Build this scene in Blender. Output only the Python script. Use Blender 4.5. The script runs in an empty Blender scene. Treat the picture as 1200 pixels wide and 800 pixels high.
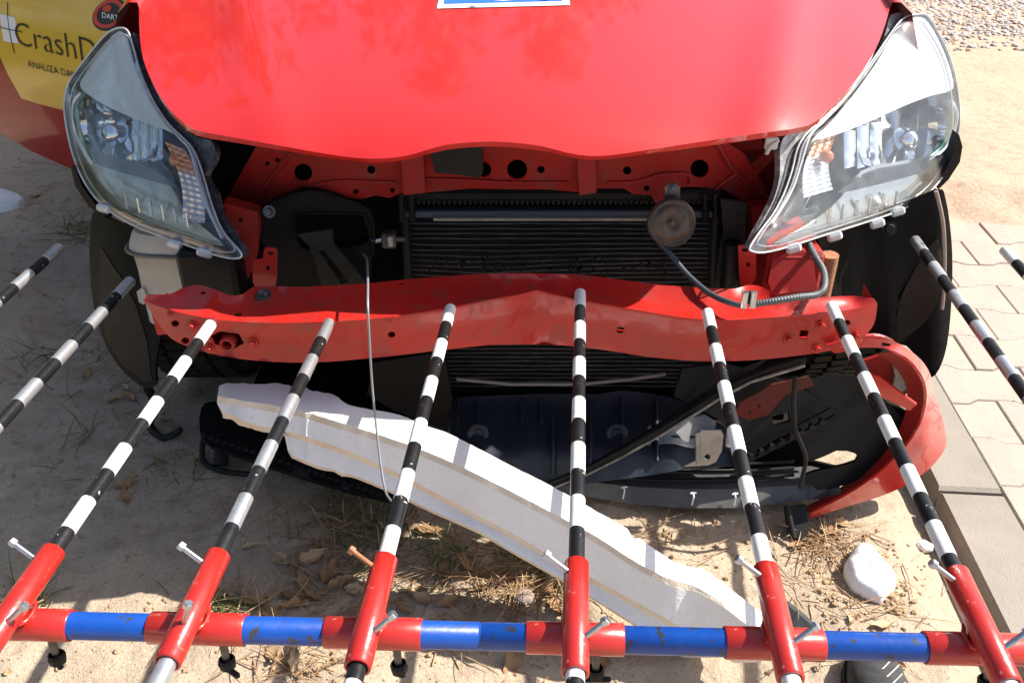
import bpy, math, random
from mathutils import Vector, Matrix, noise
from mathutils.geometry import delaunay_2d_cdt
random.seed(7)
R = math.radians
SC = bpy.context.scene
COL = SC.collection

# ------------------------------------------------------------------ camera, sky, sun, exposure
CAM_H = 1.22; FOC = 1046.0; PITCH = R(32.06)
CP, SP = math.cos(PITCH), math.sin(PITCH)
cam_data = bpy.data.cameras.new('camera'); cam = bpy.data.objects.new('camera', cam_data); COL.objects.link(cam)
cam.location = (0, 0, CAM_H); cam.rotation_euler = (R(90) - PITCH, 0, 0)
cam_data.sensor_fit = 'HORIZONTAL'; cam_data.sensor_width = 36; cam_data.lens = 36 * FOC / 1200
cam_data.clip_start = 0.02; cam_data.clip_end = 2000
SC.camera = cam
SUN_DIR = Vector((0.93, 0.21, 1.0)).normalized()
world = bpy.data.worlds.new('World'); SC.world = world; world.use_nodes = True
wn = world.node_tree.nodes; wl = world.node_tree.links
sky = wn.new('ShaderNodeTexSky'); sky.sky_type = 'NISHITA'; sky.sun_disc = False
sky.sun_elevation = math.asin(SUN_DIR.z); sky.sun_rotation = math.atan2(SUN_DIR.x, SUN_DIR.y)
sky.air_density = 1.0; sky.dust_density = 2.0
wl.new(sky.outputs[0], wn['Background'].inputs[0]); wn['Background'].inputs[1].default_value = 0.095
sun_data = bpy.data.lights.new('sun', 'SUN'); sun = bpy.data.objects.new('sun', sun_data); COL.objects.link(sun)
sun_data.energy = 5.0; sun_data.angle = R(0.53); sun_data.color = (1.0, 0.95, 0.87)
sun.rotation_euler = SUN_DIR.to_track_quat('Z', 'Y').to_euler(); sun.location = (6, 2, 7)
SC.view_settings.view_transform = 'Standard'; SC.view_settings.look = 'None'
SC.view_settings.exposure = 1.0; SC.view_settings.gamma = 1.0
SC.render.engine = 'CYCLES'
SC.cycles.max_bounces = 8; SC.cycles.transparent_max_bounces = 12

# ------------------------------------------------------------------ measuring helpers (photo pixel + known depth or height -> metres)
def ray(px, py):
    u, w = (px - 600) / FOC, (py - 400) / FOC
    return Vector((u, CP - w * SP, -SP - w * CP))
def at_y(px, py, Y):
    r = ray(px, py); t = Y / r.y
    return Vector((r.x * t, Y, CAM_H + r.z * t))
def at_z(px, py, z):
    r = ray(px, py); t = (z - CAM_H) / r.z
    return Vector((r.x * t, r.y * t, z))
def at_surf(px, py, S):
    r = ray(px, py); a, b = 0.5, 8.0
    def g(t): return CAM_H + r.z * t - S(r.x * t, r.y * t)
    for _ in range(40):
        m = (a + b) / 2
        if g(m) > 0: a = m
        else: b = m
    return Vector((r.x * a, r.y * a, CAM_H + r.z * a))
def lerp_table(tab):
    def f(x):
        if x <= tab[0][0]: return tab[0][1]
        for (a, b), (c, d) in zip(tab, tab[1:]):
            if x <= c: return b + (d - b) * (x - a) / (c - a)
        return tab[-1][1]
    return f
def smooth_path(pts, n=8):
    P = [Vector(p) for p in pts]; out = []
    for i in range(len(P) - 1):
        p0, p1, p2, p3 = P[max(i - 1, 0)], P[i], P[i + 1], P[min(i + 2, len(P) - 1)]
        for k in range(n):
            t = k / n
            out.append(0.5 * ((2 * p1) + (p2 - p0) * t + (2 * p0 - 5 * p1 + 4 * p2 - p3) * t * t + (3 * p1 - p0 - 3 * p2 + p3) * t ** 3))
    out.append(P[-1]); return out
def smooth2(pts, n=4, closed=False):
    if closed:
        k = len(pts); e = [pts[-2], pts[-1]] + list(pts) + [pts[0], pts[1]]
        s = smooth_path([(a, b, 0) for a, b in e], n)
        return [(v.x, v.y) for v in s[2 * n:2 * n + k * n]]
    return [(v.x, v.y) for v in smooth_path([(a, b, 0) for a, b in pts], n)]
def inside(pt, poly):
    x, y = pt; c = False; j = len(poly) - 1
    for i in range(len(poly)):
        xi, yi = poly[i]; xj, yj = poly[j]
        if (yi > y) != (yj > y) and x < (xj - xi) * (y - yi) / (yj - yi) + xi: c = not c
        j = i
    return c
def circle2(cx, cy, r, n=14, ry=None):
    ry = ry or r
    return [(cx + r * math.cos(2 * math.pi * k / n), cy + ry * math.sin(2 * math.pi * k / n)) for k in range(n)]

# ------------------------------------------------------------------ materials
MATS = {}
def mat(name, c, rough=0.5, metal=0.0, c2=None, scale=8.0, mix=(0.4, 0.65), bump=0.0, bscale=80.0, coat=0.0, spec=0.5, c3=None, c3scale=3.0, c3mix=(0.55, 0.7), rough2=None):
    m = bpy.data.materials.new(name); m.use_nodes = True
    nt = m.node_tree; N = nt.nodes; L = nt.links; b = N['Principled BSDF']
    b.inputs['Roughness'].default_value = rough; b.inputs['Metallic'].default_value = metal
    b.inputs['Coat Weight'].default_value = coat; b.inputs['Coat Roughness'].default_value = 0.06
    b.inputs['Specular IOR Level'].default_value = spec
    b.inputs['Base Color'].default_value = (*c, 1)
    tc = N.new('ShaderNodeTexCoord'); col = None
    geo = tc.outputs['Object']
    def layer(prev, color, sc, mm, detail=6):
        n = N.new('ShaderNodeTexNoise'); n.inputs['Scale'].default_value = sc; n.inputs['Detail'].default_value = detail
        n.inputs['Roughness'].default_value = 0.65; L.new(geo, n.inputs['Vector'])
        mr = N.new('ShaderNodeMapRange'); mr.inputs[1].default_value = mm[0]; mr.inputs[2].default_value = mm[1]
        L.new(n.outputs[0], mr.inputs[0])
        mx = N.new('ShaderNodeMix'); mx.data_type = 'RGBA'; L.new(mr.outputs[0], mx.inputs[0])
        if prev is None: mx.inputs[6].default_value = (*c, 1)
        else: L.new(prev, mx.inputs[6])
        mx.inputs[7].default_value = (*color, 1)
        return mx.outputs[2], mr.outputs[0]
    f = None
    if c2: col, f = layer(col, c2, scale, mix)
    if c3: col, f = layer(col, c3, c3scale, c3mix)
    if col: L.new(col, b.inputs['Base Color'])
    if rough2 is not None and f:
        mr = N.new('ShaderNodeMapRange'); mr.inputs[3].default_value = rough; mr.inputs[4].default_value = rough2
        L.new(f, mr.inputs[0]); L.new(mr.outputs[0], b.inputs['Roughness'])
    if bump:
        n = N.new('ShaderNodeTexNoise'); n.inputs['Scale'].default_value = bscale; n.inputs['Detail'].default_value = 5
        L.new(geo, n.inputs['Vector'])
        bp = N.new('ShaderNodeBump'); bp.inputs['Strength'].default_value = bump; bp.inputs['Distance'].default_value = 0.004
        L.new(n.outputs[0], bp.inputs['Height']); L.new(bp.outputs[0], b.inputs['Normal'])
    MATS[name] = m
    return m
RED = mat('red_car_paint', (0.52, 0.012, 0.008), 0.40, 0, (0.56, 0.016, 0.011), 3, (0.35, 0.7), coat=1.0, spec=0.55, c3=(0.75, 0.55, 0.50), c3scale=150, c3mix=(0.755, 0.765))
RED_SHADED = mat('red_car_paint_shaded', (0.28, 0.006, 0.005), 0.3, 0, (0.31, 0.010, 0.008), 3, coat=0.3, spec=0.06)  # same car paint, darkened and dulled to stand in for the door's shade
VOID = mat('deep_shadow_plastic', (0.003, 0.003, 0.0032), 0.7, 0, (0.005, 0.005, 0.005), 9, spec=0.08)  # near-black: deep shade put into the colour
RED_DUSTY = mat('dusty_red_primer', (0.33, 0.016, 0.013), 0.55, 0, (0.25, 0.028, 0.022), 9, (0.4, 0.7), 0.10, 60, spec=0.25, c3=(0.13, 0.07, 0.055), c3scale=20, c3mix=(0.54, 0.82))
RED_BEAM = mat('beam_red_paint', (0.44, 0.016, 0.011), 0.33, 0, (0.36, 0.024, 0.018), 7, (0.4, 0.7), 0.16, 34, coat=0.3, spec=0.35, c3=(0.19, 0.06, 0.048), c3scale=30, c3mix=(0.53, 0.82))
RED_CLAMP = mat('clamp_red_enamel', (0.44, 0.016, 0.011), 0.3, 0, (0.38, 0.024, 0.018), 14, (0.4, 0.7), 0.12, 90, coat=0.35, c3=(0.68, 0.28, 0.24), c3scale=70, c3mix=(0.63, 0.72))
BLUE = mat('worn_blue_enamel', (0.002, 0.052, 0.30), 0.4, 0, (0.004, 0.07, 0.36), 10, (0.4, 0.7), 0.18, 60, coat=0.15, c3=(0.035, 0.037, 0.042), c3scale=62, c3mix=(0.575, 0.63))
STEEL = mat('zinc_steel', (0.62, 0.62, 0.62), 0.33, 1.0, (0.45, 0.45, 0.46), 60, (0.4, 0.7))
RUST = mat('rusty_steel', (0.28, 0.11, 0.05), 0.8, 0.1, (0.40, 0.20, 0.10), 90)
DARK_STEEL = mat('dark_steel', (0.10, 0.10, 0.105), 0.45, 0.8, (0.2, 0.18, 0.16), 40)
ALU = mat('bare_aluminium', (0.62, 0.63, 0.64), 0.3, 0.75, (0.48, 0.49, 0.50), 40, (0.4, 0.7), 0.1, 120)
WHITE_BAND = mat('white_band_paint', (0.78, 0.77, 0.74), 0.35, 0, (0.66, 0.64, 0.60), 40, (0.5, 0.75), 0.1, 100)
BLACK_BAND = mat('black_band_tape', (0.008, 0.008, 0.009), 0.36, 0, (0.014, 0.014, 0.014), 30, bump=0.15, bscale=110, spec=0.3, c3=(0.50, 0.49, 0.47), c3scale=95, c3mix=(0.66, 0.69))
BLACK_PL = mat('black_plastic', (0.006, 0.0063, 0.007), 0.42, 0, (0.012, 0.0115, 0.011), 9, (0.4, 0.7), 0.08, 120, spec=0.22, c3=(0.05, 0.044, 0.038), c3scale=14, c3mix=(0.62, 0.95))
BLACK_DUST = mat('dusty_black_plastic', (0.008, 0.008, 0.0085), 0.5, 0, (0.020, 0.0185, 0.017), 7, (0.35, 0.75), 0.08, 90, spec=0.2)
LINER = mat('wheel_liner_plastic', (0.006, 0.006, 0.0066), 0.4, 0, (0.010, 0.0095, 0.009), 6, (0.4, 0.7), 0.05, 60, spec=0.12, c3=(0.024, 0.021, 0.018), c3scale=11, c3mix=(0.6, 0.9))
LINER_PATCH = mat('brown_liner_plastic', (0.036, 0.031, 0.024), 0.5, 0, (0.022, 0.019, 0.016), 12, spec=0.15)  # paler brown; on the left liner it paints the sun patch
BLUE_TRAY = mat('undertray_plastic', (0.011, 0.016, 0.026), 0.42, 0, (0.018, 0.024, 0.036), 7, (0.4, 0.7), 0.05, 90, spec=0.35, c3=(0.06, 0.058, 0.055), c3scale=9, c3mix=(0.6, 0.9))
RUBBER = mat('tyre_rubber', (0.009, 0.009, 0.009), 0.8, 0, (0.02, 0.018, 0.016), 20, spec=0.2)
CORE = mat('radiator_core', (0.006, 0.006, 0.0065), 0.6, 0.2, (0.014, 0.0135, 0.013), 90, bump=0.6, bscale=500, spec=0.2)
FIN = mat('condenser_tube_metal', (0.11, 0.11, 0.11), 0.4, 0.5, (0.05, 0.05, 0.05), 30, c3=(0.26, 0.25, 0.23), c3scale=9, c3mix=(0.5, 0.8))
SILVER_STRIP = mat('dull_aluminium_strip', (0.42, 0.38, 0.33), 0.5, 0.5, (0.28, 0.25, 0.21), 20)
HORN_FACE = mat('rusty_horn_plate', (0.14, 0.10, 0.07), 0.5, 0.4, (0.06, 0.045, 0.034), 45, (0.35, 0.7))
FOAM = mat('white_foam', (0.82, 0.81, 0.79), 0.85, 0, (0.78, 0.76, 0.73), 5, (0.4, 0.7), 0.35, 300, spec=0.2, c3=(0.70, 0.66, 0.60), c3scale=6, c3mix=(0.5, 0.8))
FOAM_EDGE = mat('foam_bounce_edge', (0.78, 0.70, 0.60), 0.9, 0, (0.64, 0.53, 0.41), 14, (0.4, 0.7), 0.5, 220, spec=0.1)  # beige stands in for light bounced up from the sand
FOAM_DIRTY = mat('foam_speckled', (0.85, 0.855, 0.87), 0.9, 0, (0.79, 0.785, 0.79), 8, (0.4, 0.7), 0.25, 230, spec=0.1, c3=(0.46, 0.44, 0.42), c3scale=230, c3mix=(0.60, 0.76))
TANK = mat('greyish_tank_plastic', (0.46, 0.45, 0.42), 0.45, 0, (0.34, 0.31, 0.265), 9, (0.4, 0.7), 0.05, 60)
SILVER_BEZEL = mat('silver_lamp_bezel', (0.90, 0.91, 0.90), 0.38, 0.55, (0.84, 0.86, 0.85), 6)
CHROME = mat('lamp_chrome', (0.88, 0.89, 0.92), 0.12, 1.0)
GREY_BEZEL = mat('silvered_lamp_bezel', (0.60, 0.61, 0.63), 0.17, 0.9, (0.42, 0.41, 0.40), 8, bump=0.5, bscale=9)
AMBER = mat('amber_bulb', (0.62, 0.17, 0.03), 0.25, 0)
RIB = mat('ribbed_clear_plastic', (0.78, 0.80, 0.85), 0.12, 0.5)
GREEN_EDGE = mat('teal_lamp_edge', (0.03, 0.13, 0.10), 0.2, 0.3)
CLEAR_EDGE = mat('clear_plastic_edge', (0.62, 0.64, 0.65), 0.15, 0.2, (0.45, 0.45, 0.44), 25)
SIGN_GREY = mat('grey_bracket_metal', (0.34, 0.33, 0.31), 0.5, 0.5, (0.25, 0.22, 0.19), 20)
LIGHT_PL = mat('pale_plastic', (0.62, 0.62, 0.60), 0.5)
YELLOW = mat('yellow_vinyl', (0.72, 0.46, 0.035), 0.3, 0, (0.66, 0.41, 0.035), 4, coat=0.4)
INK = mat('black_print', (0.012, 0.014, 0.02), 0.4)
WHITE_INK = mat('white_print', (0.82, 0.82, 0.84), 0.4)
RED_INK = mat('red_print', (0.6, 0.05, 0.03), 0.4)
BLUE_INK = mat('blue_print', (0.03, 0.15, 0.72), 0.35)
WIRE_GREY = mat('grey_cable', (0.26, 0.28, 0.31), 0.4, 0.3)
CONDUIT = mat('grey_conduit', (0.07, 0.08, 0.09), 0.45, 0, (0.11, 0.115, 0.12), 30)
GLASS_DARK = mat('dark_car_glass', (0.02, 0.024, 0.026), 0.05, 0, spec=0.7)
LEAF_A = mat('dry_leaf_tan', (0.36, 0.21, 0.10), 0.75, 0, (0.22, 0.115, 0.05), 22, bump=0.3, bscale=70)
LEAF_B = mat('dry_leaf_pale', (0.50, 0.34, 0.19), 0.75, 0, (0.34, 0.20, 0.10), 25, bump=0.3, bscale=70)
STRAW = mat('straw', (0.46, 0.33, 0.18), 0.7, 0, (0.30, 0.20, 0.10), 6)
GRASS = mat('green_grass', (0.075, 0.12, 0.03), 0.6, 0, (0.16, 0.15, 0.05), 9)
STONE = mat('pebble_stone', (0.36, 0.32, 0.28), 0.8, 0, (0.22, 0.20, 0.18), 3)
GRAVEL = mat('gravel_stone', (0.56, 0.50, 0.46), 0.85, 0, (0.40, 0.35, 0.33), 1.6, (0.4, 0.6), c3=(0.56, 0.42, 0.32), c3scale=2.3, c3mix=(0.6, 0.7))
CLOD = mat('sand_clod', (0.40, 0.29, 0.18), 0.95, 0, (0.30, 0.21, 0.13), 20, bump=0.4, bscale=150, spec=0.1)
PAVER = mat('concrete_paver', (0.365, 0.325, 0.28), 0.85, 0, (0.30, 0.265, 0.23), 6, (0.35, 0.7), 0.4, 260, spec=0.2, c3=(0.50, 0.42, 0.32), c3scale=5, c3mix=(0.42, 0.66))
KERB = mat('concrete_kerb', (0.30, 0.265, 0.225), 0.85, 0, (0.25, 0.22, 0.185), 7, (0.35, 0.7), 0.35, 260, spec=0.2)
JOINT = mat('joint_soil', (0.36, 0.285, 0.21), 0.95, 0, (0.36, 0.285, 0.21), 30)
SHOE = mat('white_canvas', (0.74, 0.75, 0.78), 0.7, 0, (0.66, 0.66, 0.7), 40)
SHOE_DARK = mat('dark_shoe_mesh', (0.022, 0.022, 0.024), 0.7, 0, (0.04, 0.04, 0.04), 60)

def sand_material():
    m = bpy.data.materials.new('sand'); m.use_nodes = True
    nt = m.node_tree; N = nt.nodes; L = nt.links; b = N['Principled BSDF']
    b.inputs['Roughness'].default_value = 0.95; b.inputs['Specular IOR Level'].default_value = 0.1
    tc = N.new('ShaderNodeTexCoord'); g = tc.outputs['Object']
    def nz(sc, det=8, ro=0.65):
        n = N.new('ShaderNodeTexNoise'); n.inputs['Scale'].default_value = sc; n.inputs['Detail'].default_value = det; n.inputs['Roughness'].default_value = ro
        L.new(g, n.inputs['Vector']); return n.outputs[0]
    def rng(x, a, c):
        r = N.new('ShaderNodeMapRange'); r.inputs[1].default_value = a; r.inputs[2].default_value = c; L.new(x, r.inputs[0]); return r.outputs[0]
    def mix(f, a, c):
        x = N.new('ShaderNodeMix'); x.data_type = 'RGBA'; L.new(f, x.inputs[0])
        if isinstance(a, tuple): x.inputs[6].default_value = (*a, 1)
        else: L.new(a, x.inputs[6])
        x.inputs[7].default_value = (*c, 1); return x.outputs[2]
    c = mix(rng(nz(2.2), 0.35, 0.65), (0.55, 0.435, 0.315), (0.47, 0.37, 0.27))
    c = mix(rng(nz(26), 0.5, 0.78), c, (0.33, 0.255, 0.18))
    c = mix(rng(nz(210, 3), 0.56, 0.72), c, (0.24, 0.19, 0.145))
    c = mix(rng(nz(330, 2), 0.64, 0.72), c, (0.62, 0.54, 0.44))
    c = mix(rng(nz(75, 4), 0.70, 0.76), c, (0.11, 0.085, 0.06))
    # unseen grassy verge left of the yard, added so the door reflects dark ground
    sx = N.new('ShaderNodeSeparateXYZ'); L.new(g, sx.inputs[0])
    ng = N.new('ShaderNodeMath'); ng.operation = 'MULTIPLY_ADD'; ng.inputs[1].default_value = 1.2; L.new(nz(1.3), ng.inputs[0]); L.new(sx.outputs[0], ng.inputs[2])
    c = mix(rng(ng.outputs[0], -2.2, -2.9), c, (0.055, 0.068, 0.025))
    L.new(c, b.inputs['Base Color'])
    ad = N.new('ShaderNodeMath'); ad.operation = 'ADD'
    m2 = N.new('ShaderNodeMath'); m2.operation = 'MULTIPLY'; m2.inputs[1].default_value = 0.35
    L.new(nz(420, 3), m2.inputs[0]); L.new(nz(55, 7, 0.7), ad.inputs[0]); L.new(m2.outputs[0], ad.inputs[1])
    bp = N.new('ShaderNodeBump'); bp.inputs['Strength'].default_value = 0.85; bp.inputs['Distance'].default_value = 0.009
    L.new(ad.outputs[0], bp.inputs['Height']); L.new(bp.outputs[0], b.inputs['Normal'])
    return m
SAND = sand_material()

def lens_material(name, haze):
    m = bpy.data.materials.new(name); m.use_nodes = True
    nt = m.node_tree; N = nt.nodes; L = nt.links
    for n in list(N): N.remove(n)
    out = N.new('ShaderNodeOutputMaterial'); tr = N.new('ShaderNodeBsdfTransparent'); tr.inputs[0].default_value = (0.95, 0.96, 0.96, 1)
    gl = N.new('ShaderNodeBsdfGlossy'); gl.inputs['Roughness'].default_value = 0.045
    df = N.new('ShaderNodeBsdfDiffuse'); df.inputs[0].default_value = (0.8, 0.8, 0.8, 1)
    tc = N.new('ShaderNodeTexCoord'); ns = N.new('ShaderNodeTexNoise'); ns.inputs['Scale'].default_value = 30; ns.inputs['Detail'].default_value = 6
    L.new(tc.outputs['Object'], ns.inputs['Vector'])
    mr = N.new('ShaderNodeMapRange'); mr.inputs[1].default_value = 0.4; mr.inputs[2].default_value = 0.75
    mr.inputs[3].default_value = haze * 0.5; mr.inputs[4].default_value = haze * 1.6
    L.new(ns.outputs[0], mr.inputs[0])
    bp = N.new('ShaderNodeBump'); bp.inputs['Strength'].default_value = 0.06; bp.inputs['Distance'].default_value = 0.01; L.new(ns.outputs[0], bp.inputs['Height'])
    bp.inputs['Strength'].default_value = 0.03; L.new(bp.outputs[0], gl.inputs['Normal'])
    fr = N.new('ShaderNodeLayerWeight'); fr.inputs[0].default_value = 0.5
    pw = N.new('ShaderNodeMath'); pw.operation = 'POWER'; pw.inputs[1].default_value = 3.5; L.new(fr.outputs['Facing'], pw.inputs[0])
    ad = N.new('ShaderNodeMath'); ad.operation = 'MULTIPLY_ADD'; ad.inputs[1].default_value = 0.6; ad.inputs[2].default_value = 0.04; L.new(pw.outputs[0], ad.inputs[0])
    m1 = N.new('ShaderNodeMixShader'); m2 = N.new('ShaderNodeMixShader')
    L.new(mr.outputs[0], m1.inputs[0]); L.new(tr.outputs[0], m1.inputs[1]); L.new(df.outputs[0], m1.inputs[2])
    L.new(ad.outputs[0], m2.inputs[0]); L.new(m1.outputs[0], m2.inputs[1]); L.new(gl.outputs[0], m2.inputs[2])
    L.new(m2.outputs[0], out.inputs[0])
    return m
SMOKE = mat('smoked_strip', (0.05, 0.05, 0.055), 0.15, 0.3, (0.09, 0.08, 0.075), 9)
FLANGE_SHADED = mat('clear_flange_shaded', (0.05, 0.055, 0.07), 0.12, 0.2, (0.14, 0.15, 0.17), 45, (0.45, 0.7), 1.0, 55)  # flange of the shaded lamp, shade put into its colour
FLANGE_LIT = mat('clear_flange_lit', (0.26, 0.26, 0.26), 0.14, 0.2, (0.50, 0.50, 0.50), 45, (0.5, 0.7), 1.0, 55)  # same flange on the sunlit lamp, sunlight put into its colour
LENS = lens_material('headlight_clear_lens', 0.03)

# ------------------------------------------------------------------ mesh builder
ORIGIN = {}
class MB:
    def __init__(s): s.V = []; s.F = []; s.M = []; s.S = []
    def add(s, verts, faces, m=0, smooth=False):
        o = len(s.V); s.V += [Vector(v) for v in verts]
        for f in faces: s.F.append([o + i for i in f]); s.M.append(m); s.S.append(smooth)
        return s
    def grid(s, rows, m=0, smooth=True, closed=False):
        n = len(rows[0]); vs = [v for r in rows for v in r]; fs = []
        for i in range(len(rows) - 1):
            for j in range(n if closed else n - 1):
                k = (j + 1) % n
                fs.append((i * n + j, i * n + k, (i + 1) * n + k, (i + 1) * n + j))
        return s.add(vs, fs, m, smooth)
    def box(s, c, size, m=0, rot=None, bev=0.0):
        x, y, z = [d / 2 for d in size]; c = Vector(c); rot = rot or Matrix.Identity(3)
        if bev <= 0:
            vs = [c + rot @ Vector((a * x, b * y, d * z)) for a in (-1, 1) for b in (-1, 1) for d in (-1, 1)]
            return s.add(vs, [(0, 1, 3, 2), (4, 6, 7, 5), (0, 4, 5, 1), (2, 3, 7, 6), (0, 2, 6, 4), (1, 5, 7, 3)], m)
        b = min(bev, x, y, z); vs = []; idx = {}
        for a in (-1, 1):
            for e in (-1, 1):
                for d in (-1, 1):
                    for ax in range(3):
                        q = [a * (x - b), e * (y - b), d * (z - b)]; q[ax] = (a * x, e * y, d * z)[ax]
                        idx[(a, e, d, ax)] = len(vs); vs.append(c + rot @ Vector(q))
        fs = []
        for ax in range(3):
            o1, o2 = [i for i in range(3) if i != ax]
            for sg in (-1, 1):
                f = []
                for p, q in ((-1, -1), (1, -1), (1, 1), (-1, 1)):
                    k = [0, 0, 0]; k[ax] = sg; k[o1] = p; k[o2] = q; f.append(idx[(*k, ax)])
                fs.append(f)
            for p in (-1, 1):
                for q in (-1, 1):
                    k1 = [0, 0, 0]; k1[ax] = -1; k1[o1] = p; k1[o2] = q; k2 = list(k1); k2[ax] = 1
                    fs.append([idx[(*k1, o1)], idx[(*k2, o1)], idx[(*k2, o2)], idx[(*k1, o2)]])
        for a in (-1, 1):
            for e in (-1, 1):
                for d in (-1, 1): fs.append([idx[(a, e, d, i)] for i in range(3)])
        return s.add(vs, fs, m)
    def tube(s, pts, r, m=0, n=10, caps=True, smooth=True, mats=None):
        P = [Vector(p) for p in pts]; rings = []; up = None
        for i, p in enumerate(P):
            d = (P[min(i + 1, len(P) - 1)] - P[max(i - 1, 0)]).normalized()
            if up is None: up = Vector((0, 0, 1)) if abs(d.z) < 0.9 else Vector((1, 0, 0))
            a = d.cross(up).normalized(); b = a.cross(d).normalized(); up = b
            rr = r(i) if callable(r) else (r[i] if isinstance(r, (list, tuple)) else r)
            rings.append([p + (a * math.cos(2 * math.pi * k / n) + b * math.sin(2 * math.pi * k / n)) * rr for k in range(n)])
        if mats is None: s.grid(rings, m, smooth, True)
        else:
            for i in range(len(rings) - 1): s.grid(rings[i:i + 2], mats[i], smooth, True)
        if caps:
            s.add(rings[0], [tuple(range(n))], m if mats is None else mats[0]); s.add(rings[-1], [tuple(reversed(range(n)))], m if mats is None else mats[-1])
        return s
    def pipe(s, a, b, ro, ri, m=0, n=20):
        a, b = Vector(a), Vector(b); d = (b - a).normalized(); up = Vector((0, 0, 1)) if abs(d.z) < 0.9 else Vector((1, 0, 0))
        x = d.cross(up).normalized(); y = x.cross(d)
        def ring(c, r): return [c + (x * math.cos(2 * math.pi * k / n) + y * math.sin(2 * math.pi * k / n)) * r for k in range(n)]
        e = min(0.0012, (ro - ri) * 0.4)
        s.grid([ring(a, ri), ring(a, ro - e)], m, False, True)
        s.grid([ring(a, ro - e), ring(a + d * e, ro), ring(b - d * e, ro), ring(b, ro - e)], m, True, True)
        s.grid([ring(b, ro - e), ring(b, ri)], m, False, True); s.grid([ring(b, ri), ring(a, ri)], m, True, True)
        return s
    def lathe(s, c, axis, prof, m=0, n=24, smooth=True, mats=None):
        c = Vector(c); d = Vector(axis).normalized(); up = Vector((0, 0, 1)) if abs(d.z) < 0.9 else Vector((1, 0, 0))
        x = d.cross(up).normalized(); y = x.cross(d)
        rings = [[c + d * h + (x * math.cos(2 * math.pi * k / n) + y * math.sin(2 * math.pi * k / n)) * max(r, 1e-5) for k in range(n)] for r, h in prof]
        if mats is None: return s.grid(rings, m, smooth, True)
        for i in range(len(rings) - 1): s.grid(rings[i:i + 2], mats[i], smooth, True)
        return s
    def sheet(s, outline, fn, holes=(), step=12.0, thick=0.003, m=0, smooth=True, mback=None, mwall=None, dens=True):
        """triangulated plate over a 2-D outline; fn maps 2-D points to metres; it gets real thickness behind"""
        def densify(poly):
            if not dens: return list(poly)
            o = []
            for i, p in enumerate(poly):
                q = poly[(i + 1) % len(poly)]; k = max(1, int(math.hypot(q[0] - p[0], q[1] - p[1]) / step))
                o += [(p[0] + (q[0] - p[0]) * a / k, p[1] + (q[1] - p[1]) * a / k) for a in range(k)]
            return o
        loops = [densify(outline)] + [list(h) for h in holes]; pts = []; edges = []
        for lp in loops:
            o = len(pts); pts += lp; edges += [(o + i, o + (i + 1) % len(lp)) for i in range(len(lp))]
        x0, x1 = min(p[0] for p in outline), max(p[0] for p in outline); y0, y1 = min(p[1] for p in outline), max(p[1] for p in outline)
        border = list(pts); gy = y0; row = 0
        while gy < y1:
            gx = x0 + (step / 2 if row % 2 else 0)
            while gx < x1:
                if inside((gx, gy), loops[0]) and not any(inside((gx, gy), h) for h in loops[1:]) and min((gx - a) ** 2 + (gy - b) ** 2 for a, b in border) > (step * 0.45) ** 2:
                    pts.append((gx, gy))
                gx += step
            gy += step * 0.87; row += 1
        res = delaunay_2d_cdt([Vector(p) for p in pts], edges, [], 0, 1e-6)
        P2, T = res[0], [list(f) for f in res[2]]
        tris = []
        for f in T:
            c = (sum(P2[i].x for i in f) / 3, sum(P2[i].y for i in f) / 3)
            if inside(c, loops[0]) and not any(inside(c, h) for h in loops[1:]): tris.append(f)
        front = [Vector(fn(p.x, p.y)) for p in P2]; nor = [Vector() for _ in P2]
        fixed = []
        for a, b, c in tris:
            nn = (front[b] - front[a]).cross(front[c] - front[a])
            if nn.length < 1e-12: continue
            if nn.dot(Vector((0, 0, CAM_H)) - front[a]) < 0: b, c = c, b; nn = -nn
            fixed.append((a, b, c))
            for i in (a, b, c): nor[i] += nn
        back = [v - (q.normalized() if q.length > 0 else Vector((0, -1, 0))) * thick for v, q in zip(front, nor)]
        s.add(front, fixed, m, smooth); s.add(back, [(a, c, b) for a, b, c in fixed], m if mback is None else mback, smooth)
        cnt = {}
        for a, b, c in fixed:
            for e in ((a, b), (b, c), (c, a)): cnt[e] = cnt.get(e, 0) + 1
        for (a, b) in list(cnt):
            if (b, a) not in cnt: s.add([front[a], front[b], back[b], back[a]], [(1, 0, 3, 2)], m if mwall is None else mwall, False)
        return s
    def poly_prism(s, poly, z0, z1, m=0, cham=0.0):
        n = len(poly); c = Vector((sum(p[0] for p in poly) / n, sum(p[1] for p in poly) / n, 0))
        b = [Vector((x, y, z0)) for x, y in poly]; t = [Vector((x, y, z1 - cham)) for x, y in poly]
        tt = [Vector((x + (c.x - x) * cham * 1.5 / max(0.02, math.hypot(c.x - x, c.y - y)), y + (c.y - y) * cham * 1.5 / max(0.02, math.hypot(c.x - x, c.y - y)), z1)) for x, y in poly]
        s.grid([b, t, tt] if cham else [b, t], m, False, True)
        s.add(tt if cham else t, [tuple(range(n))], m)
        return s
    def rock(s, c, r, m=0, sq=(1, 1, 1), seed=0, sub=1, jag=0.28):
        vs, fs = ICO[sub]; c = Vector(c); q = noise.random_unit_vector(); rot = q.to_track_quat('Z', 'Y').to_matrix()
        o = Vector((seed * 3.1, seed * 1.7, seed * 0.9))
        s.add([c + Matrix.Diagonal(sq) @ (rot @ (v * r * (1 + jag * noise.noise(v * 1.6 + o)))) for v in vs], fs, m, sub > 1); return s
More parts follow.
